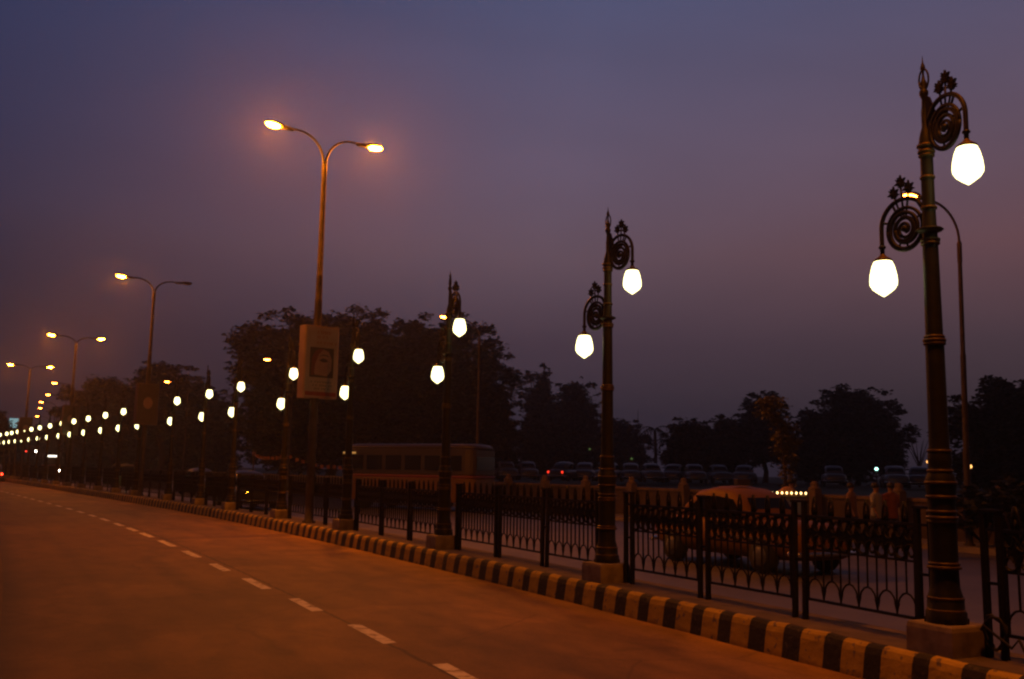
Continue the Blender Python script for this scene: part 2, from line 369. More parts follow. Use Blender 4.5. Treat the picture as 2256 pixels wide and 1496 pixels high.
def make_lamp():
    root = empty('ornate_lamp_post', (0, 0, 0))
    p = MB()
    prof = [(.165, 0), (.165, .09), (.150, .11), (.146, .20), (.128, .26), (.118, .30), (.114, .44), (.114, .83), (.118, .86), (.112, .90), (.112, 1.04), (.118, 1.08), (.130, 1.16), (.118, 1.22), (.096, 1.26), (.094, 1.31), (.100, 1.36), (.094, 1.42), (.086, 1.46), (.083, 1.5), (.078, 2.37), (.076, 2.40), (.073, 2.46), (.066, 3.26), (.064, 3.42), (.060, 3.45), (.056, 3.62), (.054, 4.08), (.060, 4.12), (.066, 4.18), (.055, 4.26), (.040, 4.32), (.028, 4.36), (.026, 4.50), (.018, 4.60)]
    p.lathe(prof, n=20, lobes=0); p.build('pole', M['green'], root)
    for r, z in ((.158, .105), (.151, .205), (.140, .46), (.128, .49), (.126, .845), (.131, .875), (.124, .925), (.128, 1.05), (.136, 1.17), (.108, 1.27), (.100, 1.44), (.094, 2.375), (.098, 2.405), (.088, 2.435), (.082, 3.275), (.086, 3.305), (.072, 3.60), (.066, 3.88), (.070, 4.085), (.076, 4.12), (.082, 4.175)):
        g = MB(); g.lathe([(r-.022, -.014), (r-.003, -.012), (r, 0), (r-.003, .012), (r-.022, .014)], (0, 0, z), 20); g.build('ring', M['gold'], root)
    g = MB(); g.lathe([(.06, -.03), (.10, -.016), (.118, 0), (.10, .014), (.06, .022)], (0, 0, 3.40), 20); g.build('disc_collar', M['green'], root)
    g = MB()
    for a in range(4): g.box((.150*math.cos(a*PI/2+.78), .150*math.sin(a*PI/2+.78), .02), (.05, .05, .05), a*PI/2+.78, 0, .01)
    g.build('anchor_bolts', M['iron'], root)
    f = MB()
    f.lathe([(.026, 4.5), (.022, 4.62), (.040, 4.66), (.040, 4.69), (.020, 4.72), (.034, 4.76), (.018, 4.80), (.011, 4.84), (.010, 4.88), (.024, 4.905), (.020, 4.93), (.007, 4.97), (.002, 5.03)], n=12)
    f.tube([(0, -.005+.052*math.cos(a), 4.80+.10*math.sin(a)) for a in [2*PI*i/24 for i in range(25)]], .009, 6)
    f.build('finial', M['iron'], root)
    bracket(root, 1, 0.0); bracket(root, -1, .81)
    # central iron fretwork that carries the upper scroll
    k = MB(); k.prism([(-.03, 4.3), (.10, 4.27), (.12, 4.45), (.06, 4.62), (.0, 4.66), (-.03, 4.5)], (0, 0, 0), (0, -1, 0), (0, 0, 1), .024); k.build('fret_plate', M['iron'], root)
    return root
LAMPS = [-3.73, 1.74, 7.32, 12.93, 18.31, 23.95, 28.1, 33.11, 39.36, 43.88, 48.64, 53.91, 58.92, 63.53, 68.77, 73.68, 78.34, 82.6, 86.88, 91.02, 94.72, 99.6, 104.5]
ORD = 'first second third fourth fifth sixth seventh eighth ninth tenth eleventh twelfth thirteenth fourteenth fifteenth sixteenth seventeenth eighteenth nineteenth twentieth twenty-first twenty-second twenty-third'.split()
LAMP_LABEL = {0: 'tall ornate iron lamp post with two big globes, rising right out of the top', 1: 'second ornate lamp post, its globes hanging clear against the open sky',
              2: 'third ornate lamp post, black scrolls edge-on beside the right end of the big tree', 3: 'fourth ornate lamp post, just right of the pole with the large poster box',
              4: 'fifth ornate lamp post, just left of the large poster box'}
LAMP_LABEL[0] = 'largest ornate iron lamp post with two glowing globes, on the biggest concrete plinth'
PG = 'concrete plinths under the ornate lamps'
proto = make_lamp(); pl0 = None
LROT = {0: .0, 1: .18, 2: .0}
for i, s in enumerate(LAMPS):
    o = proto if i == 0 else copy_tree(proto)
    o.location = W(s, 0, ZB); o.rotation_euler.z = head(s)+LROT.get(i, random.uniform(-.05, .05))
    if i == 0: o.location = W(s, -.035, ZB)
    if i == 1: o.scale = (1, 1, .985)
    if i == 1:
        ups = [c for c in proto.children if c.name.startswith('arm')]; LOW, UPP = ups[0], ups[1]
    tag(o, LAMP_LABEL.get(i, f'ornate iron lamp post with two lit globes, {ORD[i]} of its row from the largest one'), 'lamp post', 'ornate lamp posts along the median')
    if pl0 is None:
        b = MB(); w = .235
        prof = [(-.02, 1.0), (.20, .985), (.235, .955), (.245, .90)]
        vs = [];
        for z, k in prof: vs += [(-w*k, -w*k, z), (w*k, -w*k, z), (w*k, w*k, z), (-w*k, w*k, z)]
        fs = [(j*4+q, j*4+(q+1) % 4, (j+1)*4+(q+1) % 4, (j+1)*4+q) for j in range(3) for q in range(4)]+[(12, 13, 14, 15)]
        b.add(vs, fs); pl0 = b.build('lamp_plinth', M['plinth']); pl = pl0
    else: pl = pl0.copy(); col.objects.link(pl)
    pl.location = W(s, -.02, .302); pl.rotation_euler = (0, 0, head(s)+random.uniform(-.04, .04))
    tag(pl, f'square stained concrete plinth under the {ORD[i]} ornate lamp post', 'plinth', PG)

LOW.rotation_euler.z, UPP.rotation_euler.z = .13, -.16     # the first post's two arms are not quite in line
# ------------------------------------------------------------------ railing
PLEN = 1.62
def rail_parts(n=6, simple=False):
    """panel along +Y from 0 to PLEN, base z=0 at median top (.30)"""
    L_ = PLEN; out = {}
    r = MB()
    for z, t in ((1.035, .028), (.705, .02), (.205, .026)): r.box((0, L_/2, z), (t*1.2, L_, t))
    for y in (.012, L_-.012): r.box((0, y, .62), (.026, .024, .86))
    out['rail_frame'] = r
    bl = MB(); nb = 2*n
    for i in range(1, nb):
        y = L_*i/nb; z0 = .205 if i % 2 == 0 else .405
        bl.bar((0, y, z0), (0, y, .705), .019)
    for i in range(n):                       # pointed arches at the foot
        yc = L_*(i+.5)/n; hw = L_/n/2
        for sg in (-1, 1):
            bl.tube([(0, yc+sg*hw, .215), (0, yc+sg*hw*.92, .29), (0, yc+sg*hw*.70, .36), (0, yc+sg*hw*.38, .40), (0, yc, .415)], .010, 4 if simple else 6)
        bl.prism([(-.035, .09), (0, -.02), (.035, .09)], (0, yc+hw, .225), (0, 1, 0), (0, 0, 1), .014)
    out['balusters'] = bl
    sw = MB(); ns = 12
    for i in range(ns):                      # scrolled band
        yc = L_*(i+.5)/ns; R = L_/ns*.58
        for zc, d in ((.785, 1), (.95, -1)):
            m_ = 7 if simple else 12
            sw.tube([(0, yc+R*(1-.62*t)*math.cos(d*(t*1.6*PI*1.25+i*PI)), zc+R*(1-.62*t)*math.sin(d*(t*1.6*PI*1.25+i*PI))) for t in [k/m_ for k in range(m_+1)]], .0150, 4, 0, False)
        sw.bar((0, yc-R, .715), (0, yc+R, 1.025), .017); sw.bar((0, yc+R, .715), (0, yc-R, 1.025), .017)
        sw.prism([(.03*math.cos(a), .03*math.sin(a)) for a in [PI/3*k for k in range(6)]], (0, yc, .87), (0, 1, 0), (0, 0, 1), .022)
    out['scrollwork'] = sw
    for i in range(ns):
        yc = L_*i/ns
        if i: sw.prism([(-.018, -.16), (.018, -.16), (.046, 0), (.018, .155), (-.018, .155), (-.046, 0)], (0, yc, .87), (0, 1, 0), (0, 0, 1), .012)
    fis = []
    for i in range(n):                       # lancet loops on the top rail
        yc = L_*(i+.5)/n; fi = MB(); fis.append(fi)
        for sg in (-1, 1):
            fi.tube([(0, yc+sg*.030, 1.05), (0, yc+sg*.036, 1.10), (0, yc+sg*.028, 1.16), (0, yc+sg*.003, 1.235)], .013, 4 if simple else 6)
        fi.tube([(0, yc, 1.05), (0, yc, 1.13)], .012, 4)
    out['spear_finial'] = fis
    return out
def post_mb():
    m = MB()
    return m
def make_panel():
    root = empty('iron_railing', (0, 0, 0))
    for k, b in rail_parts().items():
        for q in (b if isinstance(b, list) else [b]): q.build(k, M['fence'], root)
    return root
def make_post():
    root = empty('railing_post', (0, 0, 0))
    for y in (-.074, .074):
        b = MB(); b.box((0, y, .585), (.056, .052, 1.19), 0, 0, .008); b.build('post', M['fence'], root)
    b = MB(); b.box((0, 0, 1.19), (.062, .21, .024)); b.build('post_cap', M['fence'], root)
    for z in (1.036, .60): b = MB(); b.box((0, 0, z), (.024, .095, .024)); b.build('post_link', M['fence'], root)
    return root
P0, Q0 = make_panel(), make_post()
fb = MB()
for b in rail_parts(6, True).values():
    for q in (b if isinstance(b, list) else [b]): fb.add(q.v, q.f)
fb.box((0, -.05, .585), (.048, .1, 1.19)); F0 = fb.build('iron_railing', M['fence'])
used = set()
def inst(p):
    if p not in used: used.add(p); return p
    return copy_tree(p)
OFF = .13
bays = [(-9.6, -3.73)]+list(zip(LAMPS[:-1], LAMPS[1:]))
PG1, PG2 = 'black iron railing panels along the median', 'twin iron railing posts along the median'
WHICH = ['first', 'middle', 'last']
def lname(i): return f'{ORD[i]} ornate lamp post' if i >= 0 else ''
for bi, (a, e) in enumerate(bays):
    g = .26 if bi > 1 else .24; a2, e2 = a+g, e-g; far = bi > 8
    if bi == 0: g0 = -9.4; a2 = -9.4
    pw = .21; L3 = (e2-a2-4*pw)/3
    def between(i): return f'between the {ORD[bi-1]} and {ORD[bi]} ornate lamps' if bi else 'before the first ornate lamp'
    if not far:
        for k in range(4):
            s = a2+pw/2+k*(L3+pw)
            if bi == 0 and k < 2: continue
            o = inst(Q0); o.location = W(s, OFF, .30); o.rotation_euler = (random.gauss(0, .006), random.gauss(0, .008), head(s))
            tag(o, f'twin black iron post, {ORD[k]} of four {between(0)}' if bi else ('twin black iron post at the plinth of the first ornate lamp, cable at its foot' if k == 3 else 'twin black iron post two steps before the first ornate lamp'), 'railing post', PG2)
    for k in range(3):
        if bi == 0 and k < 1: continue
        s = a2+pw+k*(L3+pw); s0, s1 = (s, s+L3) if not far else (s-pw, s+L3)
        A, B = W(s0, OFF, .30), W(s1, OFF, .30); d = B-A
        o = inst(F0 if far else P0); o.location = A; o.rotation_euler.z = math.atan2(d.y, d.x)-PI/2
        o.scale = (1, d.length/PLEN, 1); o.rotation_euler.y = random.gauss(0, .008); o.rotation_euler.x = random.gauss(0, .003)
        tag(o, f'black ornamental railing panel, {WHICH[k]} of three {between(0)}' if bi else f'black ornamental railing panel {"beside" if k==2 else "a step before"} the first ornate lamp plinth', 'railing panel', PG1)
# loose cable hanging on the first post
b = MB(); c0 = W(-4.05, OFF-.06, .30)
pts = [c0+Vector((random.uniform(-.03, .03), .10*math.cos(a*1.0)-.05, .22+.13*math.sin(a)+.02*math.sin(2.3*a))) for a in [i*.45 for i in range(30)]]
pts += [c0+Vector((-.02, -.22, .12)), c0+Vector((-.04, -.30, .2)), c0+Vector((-.02, -.36, .06))]
b.tube(pts, .012, 6); tag(b.build('cable_coil', M['rubber']), 'tangled black cable hung round the foot of the railing post beside the plinth', 'cable')

# ------------------------------------------------------------------ double-armed street lights
def head_mb(sgn):
    """cobra head along +-X; returns housing, lens"""
    h = MB(); rings = []
    for x, w, z0, z1 in ((-.44, .05, -.03, .03), (-.40, .075, -.05, .05), (-.12, .085, -.055, .06), (-.06, .13, -.03, .085), (.12, .155, -.012, .085), (.30, .12, -.008, .062), (.38, .05, -.004, .03)):
        rings.append([(sgn*x, w*math.cos(a), (z0+z1)/2+(z1-z0)/2*math.sin(a)) for a in [2*PI*i/12 for i in range(12)]])
    h.loft(rings)
    l = MB(); rings = []
    for k, dz in ((1.0, -.016), (.92, -.050), (.70, -.078), (.3, -.088)):
        rings.append([(sgn*(.155+.205*k*math.cos(a)), .112*k*math.sin(a), dz) for a in [2*PI*i/16 for i in range(16)]])
    l.loft(rings)
    return h, l
def make_street_light(zf, za, lit, lens='lens'):
    root = empty('street_light', (0, 0, 0))
    b = MB(); b.lathe([(.18, 0), (.18, .06), (.12, .08), (.115, .5), (.112, 3.0), (.108, 5.0), (.100, 5.9), (.104, 5.92), (.092, 6.0), (.086, 6.6), (.090, 6.62), (.080, 6.65), (.072, zf-.3), (.080, zf-.28), (.080, zf), (.06, zf+.03)], n=14); b.build('pole', M['steel'], root)
    for sgn, on in ((-1, lit[0]), (1, lit[1])):
        a = MB(); h = za-zf; R = .78
        pts = [(sgn*.03, 0, zf-.15)]
        for i in range(13):
            t = i/12*PI/2; pts.append((sgn*(.035+R*(1-math.cos(t))), 0, zf+.03+h*math.sin(t)))
        pts.append((sgn*1.12, 0, za+.015))
        a.tube(pts, [.042]+[.040-.010*i/14 for i in range(14)], 8); arm = a.build('arm', M['alu'], root)
        hm, lm_ = head_mb(sgn)
        hs = hm.build('lamp_head', M['alu'], arm, (sgn*1.37, 0, za+.03)); hs.rotation_euler.y = -sgn*math.radians(4)
        ln = lm_.build('lamp_lens', M[lens] if on else M['lens_off'], arm, (sgn*1.37, 0, za+.03)); ln.rotation_euler.y = -sgn*math.radians(4)
    return root
def make_board(dark=False):
    root = empty('advertising_box', (0, 0, 0))
    b = MB(); w, d, h = 1.02, .36, 1.94; b.box((0, 0, 0), (w, d, h), 0, 0, .03); b.build('casing', M['side_dark' if dark else 'box_side'], root)
    p = MB(); y = -d/2-.006
    p.box((0, y, 0), (w-.09, .012, h-.09)); pn = p.build('poster', M['poster_dark' if dark else 'poster'], root)
    if dark:
        q = MB(); q.prism([(.22*math.cos(k*PI/8), .28*math.sin(k*PI/8)) for k in range(16)], (0, y-.009, .05), (1, 0, 0), (0, 0, 1), .006); q.build('emblem', M['photo_skin'], pn)
        return root
    r = MB(); y -= .009; rr = random.Random(3)
    def scrawl(mb, x0, x1, z, hgt):
        x = x0
        while x < x1:
            ww = rr.uniform(.035, .075); mb.box((x+ww/2, y, z+hgt*.42), (ww, .004, hgt*.16))
            mb.box((x+ww*rr.uniform(.3, .7), y-.001, z), (.016, .004, hgt*.8))
            if rr.random() < .6: mb.box((x+ww*.5, y-.002, z-hgt*.1), (ww*.55, .004, hgt*.15))
            x += ww+rr.choice([.008, .008, .05])
    scrawl(r, -.16, .28, .78, .09); scrawl(r, -.16, .16, .65, .08); scrawl(r, -.16, .44, .50, .075)
    r.box((0, y, -.86), (w-.11, .004, .11)); r.build('red_lettering', M['red_ink'], pn)
    g = MB(); scrawl(g, -.30, .30, -.55, .05); scrawl(g, -.26, .28, -.64, .05); scrawl(g, -.20, .22, -.73, .05); g.build('small_lettering', M['grey_ink'], pn)
    f = MB(); f.box((0, y, -.02), (.70, .006, .80)); pic = f.build('picture', M['photo_bg'], pn)
    s = MB(); yy = y-.006
    s.prism([(-.20, -.33), (.16, -.36), (.28, -.20), (.29, .10), (.20, .30), (.02, .36), (-.12, .22), (-.17, .02), (-.24, -.10)], (0, yy, -.02), (1, 0, 0), (0, 0, 1), .004, 0)
    s.prism([(-.31, -.36), (-.22, -.34), (-.20, -.05), (-.10, .22), (.04, .36), (-.04, .37), (-.20, .30), (-.30, .1)], (0, yy-.002, -.02), (1, 0, 0), (0, 0, 1), .004, 1)
    s.prism([(-.08, .02), (.02, .075), (.12, .06), (.19, 0), (.10, -.03), (0, -.025)], (0, yy-.004, .02), (1, 0, 0), (0, 0, 1), .004, 2)
    s.prism([(-.10, .10), (.02, .16), (.16, .145), (.22, .09), (.14, .12), (.02, .13)], (0, yy-.004, .04), (1, 0, 0), (0, 0, 1), .004, 2)
    s.build('picture_face', [M['photo_skin'], M['photo_veil'], M['photo_bg']], pn)
    return root
SLS = [(-5.6, 9.7, 10.5, (1, 0), None), (15.8, 9.75, 10.55, (1, 1), 'double street light whose pole carries the large poster box before the big tree'),
       (38.6, 9.55, 10.18, (1, 0), 'double street light with only its left lamp burning'),
       (60.2, 9.22, 9.75, (1, 1), 'double street light with both lamps burning, just left of the one with a dead lamp'),
       (82.2, 9.2, 9.6, (1, 1), 'double street light with both lamps burning, smallest one in view')]
bp = None
BL = ['large advertising box with a woman\'s eye and red lettering, on the street light pole', 'dark advertising box on the pole of the street light with a dead lamp', 'small brown advertising box on the third street light pole of the median', 'tiny advertising box on the last street light pole of the median']
for i, (s, zf, za, lit, lab) in enumerate(SLS):
    o = make_street_light(zf, za, lit, 'lens' if i < 2 else 'lens_dim'); o.location = W(s, .0 if i == 1 else .06, .30-.0); o.location.z = 0.30
    for ch in o.children: pass
    o.scale.z = 1.0; o.location.z = .0 if False else .29
    o.rotation_euler.z = head(s)+(.10 if i == 1 else 0)
    tag(o, lab or 'double street light beside the first ornate lamp, outside the view', 'street light', 'double-armed street lights on the median')
    if i:
        if i == 1: bo = make_board()
        elif i == 2: bo = bp = make_board(True)
        else: bo = copy_tree(bp)
        bo.location = W(s, .07 if i == 1 else .06, 4.55); bo.rotation_euler.z = head(s)+(.16 if i == 1 else .1)
        tag(bo, BL[i-1], 'advertising box', 'advertising boxes on the street light poles')

# ------------------------------------------------------------------ single-arm lamps across the far road
def make_far_light():
    root = empty('roadside_lamp', (0, 0, 0)); Hh = 8.5
    b = MB(); b.lathe([(.14, 0), (.14, .05), (.085, .07), (.080, 2.2), (.084, 2.22), (.072, 2.3), (.068, 4.6), (.072, 4.62), (.058, 4.7), (.052, 7.0), (.060, 7.02), (.060, 7.5), (.045, 7.55)], n=12); b.build('pole', M['steel'], root)
    a = MB(); pts = [(0, 0, 7.3)]+[(-.95*(1-math.cos(t)), 0, 7.55+.90*math.sin(t)) for t in [i/10*PI/2 for i in range(11)]]+[(-1.35, 0, 8.47)]
    a.tube(pts, [.034]*2+[.032]*11, 8); arm = a.build('arm', M['steel'], root)
    h, l = head_mb(-1); h.build('lamp_head', M['alu'], arm, (-1.55, 0, 8.48)); l.build('lamp_lens', M['lens_far'], arm, (-1.55, 0, 8.48))
    return root
FL = [(W(6.4, 13.45, .13), 0, 'thin roadside lamp pole right behind the first ornate lamp, its arm crossing it'),
      (W(30.6, 13.35, .13), 0, 'thin roadside lamp pole at the right side of the big tree'),
      (W(55.4, 13.35, .13), .02, 'roadside lamp whose orange head glows before the big tree, left of the poster box'),
      (W(82.0, 13.3, .13), .05, 'roadside lamp in front of the spreading dark tree left of the big tree')]
for px, z, D in ((168, 9.0, 101), (149, 9.0, 119), (131, 9.0, 134), (126, 9.0, 149), (116, 9, 176)):
    FL.append((at(px, D, .1), .05, f'small distant roadside lamp, {ORD[len(FL)-4]} of the five leading off above the far median lamps'))
fp = make_far_light()
for i, (p, dz, lab) in enumerate(FL):
    o = fp if i == 0 else copy_tree(fp)
    o.location = p; o.scale = (1.12 if i else 1.0, 1, (1+dz)*(1.0 if i == 0 else 1.03)); o.rotation_euler = (0, 0, head(min(90, 30*i)))
    if i == 0: o.rotation_euler.y = math.radians(1.1)
    tag(o, lab, 'roadside lamp', 'single-arm lamps along the far pavement')

# ------------------------------------------------------------------ far wall
b = MB()
wall_s = srange(-30, 110, 4)
root = empty('parapet_wall', W(0, 14.6, .14), 0, 'long low plastered wall with coping behind the far pavement', 'wall')
def wl(name, m_, o0, o1, z0, z1):
    b = MB(); O = root.location
    vs = []
    for s in wall_s: vs += [W(s, o0, z0)-O, W(s, o1, z0)-O, W(s, o1, z1)-O, W(s, o0, z1)-O]
    fs = [(j*4+q, j*4+(q+1) % 4, (j+1)*4+(q+1) % 4, (j+1)*4+q) for j in range(len(wall_s)-1) for q in range(4)]+[(0, 1, 2, 3), tuple(range(len(vs)-4, len(vs)))]
    b.add(vs, fs); return b.build(name, m_, root)
wl('wall_body', M['wall'], 14.5, 14.72, .10, 1.10); wl('coping', M['coping'], 14.44, 14.78, 1.102, 1.20)
pp = None
for i in range(16):
    s = 3.2+2.9*i
    if pp is None:
        b = MB(); b.box((0, 0, .60), (.30, .30, 1.2), 0, 0, .02); b.lathe([(.17, 1.2), (.19, 1.23), (.17, 1.26), (.11, 1.29), (.125, 1.35), (.10, 1.42), (.03, 1.46)], n=12); pp = b.build('wall_pier', M['coping']); o = pp
    else: o = pp.copy(); col.objects.link(o)
    o.location = W(s, 14.26, .14); o.rotation_euler = (0, 0, head(s))
    tag(o, f'short pale pier with rounded cap standing out of the low far wall, {ORD[i]} along it', 'pier', 'capped piers along the far wall')

# ------------------------------------------------------------------ vehicles
def car_ring(x, w, z0, z1, n=16, e=.55):
    r = []
    for i in range(n):
        a = 2*PI*i/n; ca, sa = math.cos(a), math.sin(a)
        r.append((w*math.copysign(abs(ca)**e, ca), x, (z0+z1)/2+(z1-z0)/2*math.copysign(abs(sa)**e, sa)))
    return r
def make_car(name, paint, lamps=None, tails=None, roof_sign=False, Hh=1.58, simple=False):
    """front towards -Y"""
    root = empty(name, (0, 0, 0)); k = Hh/1.58
    b = MB()
    b.loft([car_ring(*r) for r in ((-2.12, .52, .38, .62), (-2.06, .66, .28, .80), (-1.7, .76, .24, .92), (-1.0, .82, .22, .97*k), (0, .84, .22, .98*k), (1.0, .83, .22, .98*k), (1.6, .80, .25, .95*k), (2.0, .70, .30, .84), (2.14, .52, .40, .66))], 0)
    body = b.build('body', paint, root)
    c = MB(); c.loft([car_ring(*r) for r in ((-.92, .62, .90*k, 1.0*k), (-.50, .63, .92*k, 1.40*k), (-.20, .62, .92*k, 1.53*k), (.30, .62, .92*k, 1.58*k), (.80, .61, .92*k, 1.50*k), (1.15, .58, .92*k, 1.25*k), (1.42, .5, .90*k, 1.0*k))], 0)
    c.build('cabin', paint, root)
    for sx in (-1, 1):
        g = MB()
        for poly in ([(-.62, 1.0), (-.36, 1.33), (.12, 1.38), (.12, 1.0)], [(.20, 1.0), (.20, 1.38), (.58, 1.34), (.86, 1.18), (.92, 1.0)]):
            g.prism([(y, z*k) for y, z in poly], (sx*.628, 0, 0), (0, 1, 0), (0, 0, 1), .018)
        g.build('side_window', M['glass'], root)
    g = MB(); g.prism([(-.50, 0), (.50, 0), (.46, .46*k), (-.46, .46*k)], (0, -.86, 1.0*k), (1, 0, 0), (0, .62, .78), .02); g.build('windscreen', M['glass'], root)
    g = MB(); g.prism([(-.44, 0), (.44, 0), (.40, .36*k), (-.40, .36*k)], (0, 1.40, 1.0*k), (1, 0, 0), (0, -.70, .71), .02); g.build('rear_window', M['glass'], root)
    for sx in (-1, 1):
        for y in (-1.32, 1.28):
            w = MB(); n = 18
            w.loft([[(sx*x, y+r*math.cos(2*PI*i/n), .31+r*math.sin(2*PI*i/n)) for i in range(n)] for x, r in ((.64, .29), (.66, .31), (.80, .31), (.845, .28))]); t = w.build('wheel', M['rubber'], root)
            if not simple:
                h = MB(); h.loft([[(sx*x, y+r*math.cos(2*PI*i/n), .31+r*math.sin(2*PI*i/n)) for i in range(n)] for x, r in ((.84, .18), (.86, .16), (.872, .05))]); h.build('hubcap', M['alu'], t)
        l = MB(); l.lathe([(.03, -.03), (.095, -.02), (.10, 0), (.07, .02), (.02, .028)], (0, 0, 0), 12)
        hd = l.build('headlight', lamps or M['chrome'], root, (sx*.55, -2.03, .66)); hd.rotation_euler.x = PI/2
        l = MB(); l.box((sx*.58, 2.09, .68), (.14, .05, .16), 0, 0, .02); l.build('tail_light', tails or M['red_ink'], root)
    for y, nm in ((-2.15, 'bumper'), (2.17, 'bumper')):
        q = MB(); sg = -1 if y < 0 else 1
        q.tube([(-.80, y-sg*.16, .40), (-.68, y, .40), (.68, y, .40), (.80, y-sg*.16, .40)], .045, 8); q.build(nm, M['chrome'], root)
    if roof_sign:
        q = MB(); q.box((0, .1, Hh+.07), (.34, .12, .12), 0, 0, .02); q.build('roof_sign', M['bus_top'], root)
        q = MB(); q.box((0, -2.06, .55), (.66, .06, .20), 0, 0, .02); q.build('grille', M['chrome'], root)
        for sx in (-1, 1):
            q = MB(); q.box((sx*.815, .1, .62), (.03, 3.0, .035)); q.build('trim_strip', M['chrome'], root)
    return root
def put(o, p, rz, lab, cat, group=None):
    o.location = p; o.rotation_euler = (0, 0, rz); return tag(o, lab, cat, group)
tx = make_car('taxi', M['taxi'], None, None, True, 1.53); put(tx, W(5.35, 5.55, 0), head(4), 'yellow taxi passing on the far road behind the railing by the first lamps', 'taxi')
cb = make_car('car', M['car_dark'], M['amber_lamp']); put(cb, W(31.4, 2.75), head(31), 'dark car with dim amber front lights seen through the railing', 'car')
ca = make_car('car', M['car_grey'], M['bright_lamp']); put(ca, W(50.0, 5.9), head(50), 'car with white headlights on, behind the railing left of the poster box', 'car')
ce = make_car('car', M['car_dark'], None, M['red_bright'], False, 1.58); put(ce, at(3, 98, .0), PI+.06, 'car driving off with red tail lights at the end of the empty road', 'car')
# auto rickshaw
def make_auto():
    root = empty('auto_rickshaw', (0, 0, 0))
    b = MB(); b.loft([car_ring(*r) for r in ((-1.25, .12, .35, .75), (-1.05, .30, .30, 1.0), (-.7, .50, .28, 1.02), (.2, .62, .30, .80), (1.1, .64, .32, 1.05), (1.3, .58, .40, 1.0))]); b.build('body', M['auto_green'], root)
    b = MB(); b.loft([car_ring(*r) for r in ((-.78, .46, 1.45, 1.60), (-.55, .54, 1.50, 1.72), (.6, .60, 1.50, 1.75), (1.2, .58, 1.02, 1.70), (1.3, .5, 1.02, 1.5))]); b.build('hood', M['cloth_black'], root)
    b = MB(); b.prism([(-.44, 0), (.44, 0), (.42, .58), (-.42, .58)], (0, -.86, .98), (1, 0, 0), (0, .16, .98), .02); b.build('windscreen', M['glass'], root)
    for x, y in ((0, -1.05), (-.52, .85), (.52, .85)):
        w = MB(); n = 14; w.loft([[(x+dx, y+r*math.cos(2*PI*i/n), .21+r*math.sin(2*PI*i/n)) for i in range(n)] for dx, r in ((-.06, .18), (-.04, .21), (.04, .21), (.06, .18))]); w.build('wheel', M['rubber'], root)
    l = MB(); l.lathe([(.03, -.03), (.085, -.02), (.09, 0), (.05, .02)], n=12); h = l.build('headlight', M['white_lamp'], root, (0, -1.22, .78)); h.rotation_euler.x = PI/2
    for sx in (-1, 1): b = MB(); b.tube([(sx*.46, -.86, .95), (sx*.46, -.74, 1.52)], .02, 6); b.build('pillar', M['auto_green'], root)
    return root
put(make_auto(), W(59.5, 3.5), head(58), 'three-wheeled auto rickshaw with one headlight behind the far railing', 'auto rickshaw')
# bus
def make_bus(board='dim_bulb', lamp='bulb'):
    root = empty('bus', (0, 0, 0)); Lh, w, Hh = 3.45, 1.12, 2.80
    def shell(name, m_, z0, z1, ww, ln, e=.28):
        b = MB(); n = 24; rings = []
        for z, k in ((z0, .985), (z0+.04, 1.0), (z1-.04, 1.0), (z1, .985)):
            rings.append([(ww*k*math.copysign(abs(math.cos(a))**e, math.cos(a)), ln*k*math.copysign(abs(math.sin(a))**(e*.6), math.sin(a)), z) for a in [2*PI*i/n for i in range(n)]])
        b.loft(rings, 0, False); return b.build(name, m_, root)
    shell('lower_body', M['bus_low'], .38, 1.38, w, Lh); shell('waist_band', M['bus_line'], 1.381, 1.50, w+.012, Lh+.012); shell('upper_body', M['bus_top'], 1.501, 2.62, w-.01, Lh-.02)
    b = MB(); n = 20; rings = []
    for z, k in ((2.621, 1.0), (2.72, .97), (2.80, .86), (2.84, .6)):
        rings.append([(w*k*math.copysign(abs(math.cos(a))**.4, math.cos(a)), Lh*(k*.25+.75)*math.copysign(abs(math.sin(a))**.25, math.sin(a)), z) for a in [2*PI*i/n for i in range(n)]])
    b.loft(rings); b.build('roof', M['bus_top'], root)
    for sx in (-1, 1):
        for i in range(6):
            b = MB(); b.box((sx*(w-.002), -2.6+1.02*i, 2.02), (.03, .82, .62), 0, 0, .0); b.build('window', M['glass'], root)
        l = MB(); l.lathe([(.03, -.03), (.11, -.02), (.115, 0), (.06, .02)], n=12); h = l.build('headlight', M[lamp], root, (sx*.78, -Lh-.01, .82)); h.rotation_euler.x = PI/2
        for y in (-2.1, 2.0):
            wv = MB(); n = 18; wv.loft([[(sx*x, y+r*math.cos(2*PI*i/n), .45+r*math.sin(2*PI*i/n)) for i in range(n)] for x, r in ((.9, .42), (.93, .45), (1.13, .45), (1.17, .40))]); wv.build('wheel', M['rubber'], root)
    b = MB(); b.box((0, -Lh+.0, 1.98), (1.9, .04, .82)); b.build('windscreen', M['glass'], root)
    b = MB(); b.box((0, -Lh-.0, 2.55), (1.2, .05, .20)); b.build('route_board', M[board], root)
    b = MB(); b.box((0, Lh-.02, 2.02), (1.5, .04, .55)); b.build('rear_window', M['glass'], root)
    b = MB(); b.box((w+.01, -2.95, 2.42), (.03, .70, .09)); b.build('marker_lamp', M['dim_bulb'], root)
    return root
put(make_bus('route_bright', 'white_lamp'), at(128, 135, 0), .0, 'distant bus with a dazzling white front, low between the far lamp posts', 'bus')
put(make_bus(), at(928, 43, 0), head(36)+.50+PI, 'cream and yellow bus turning on the far road in front of the big tree', 'bus')
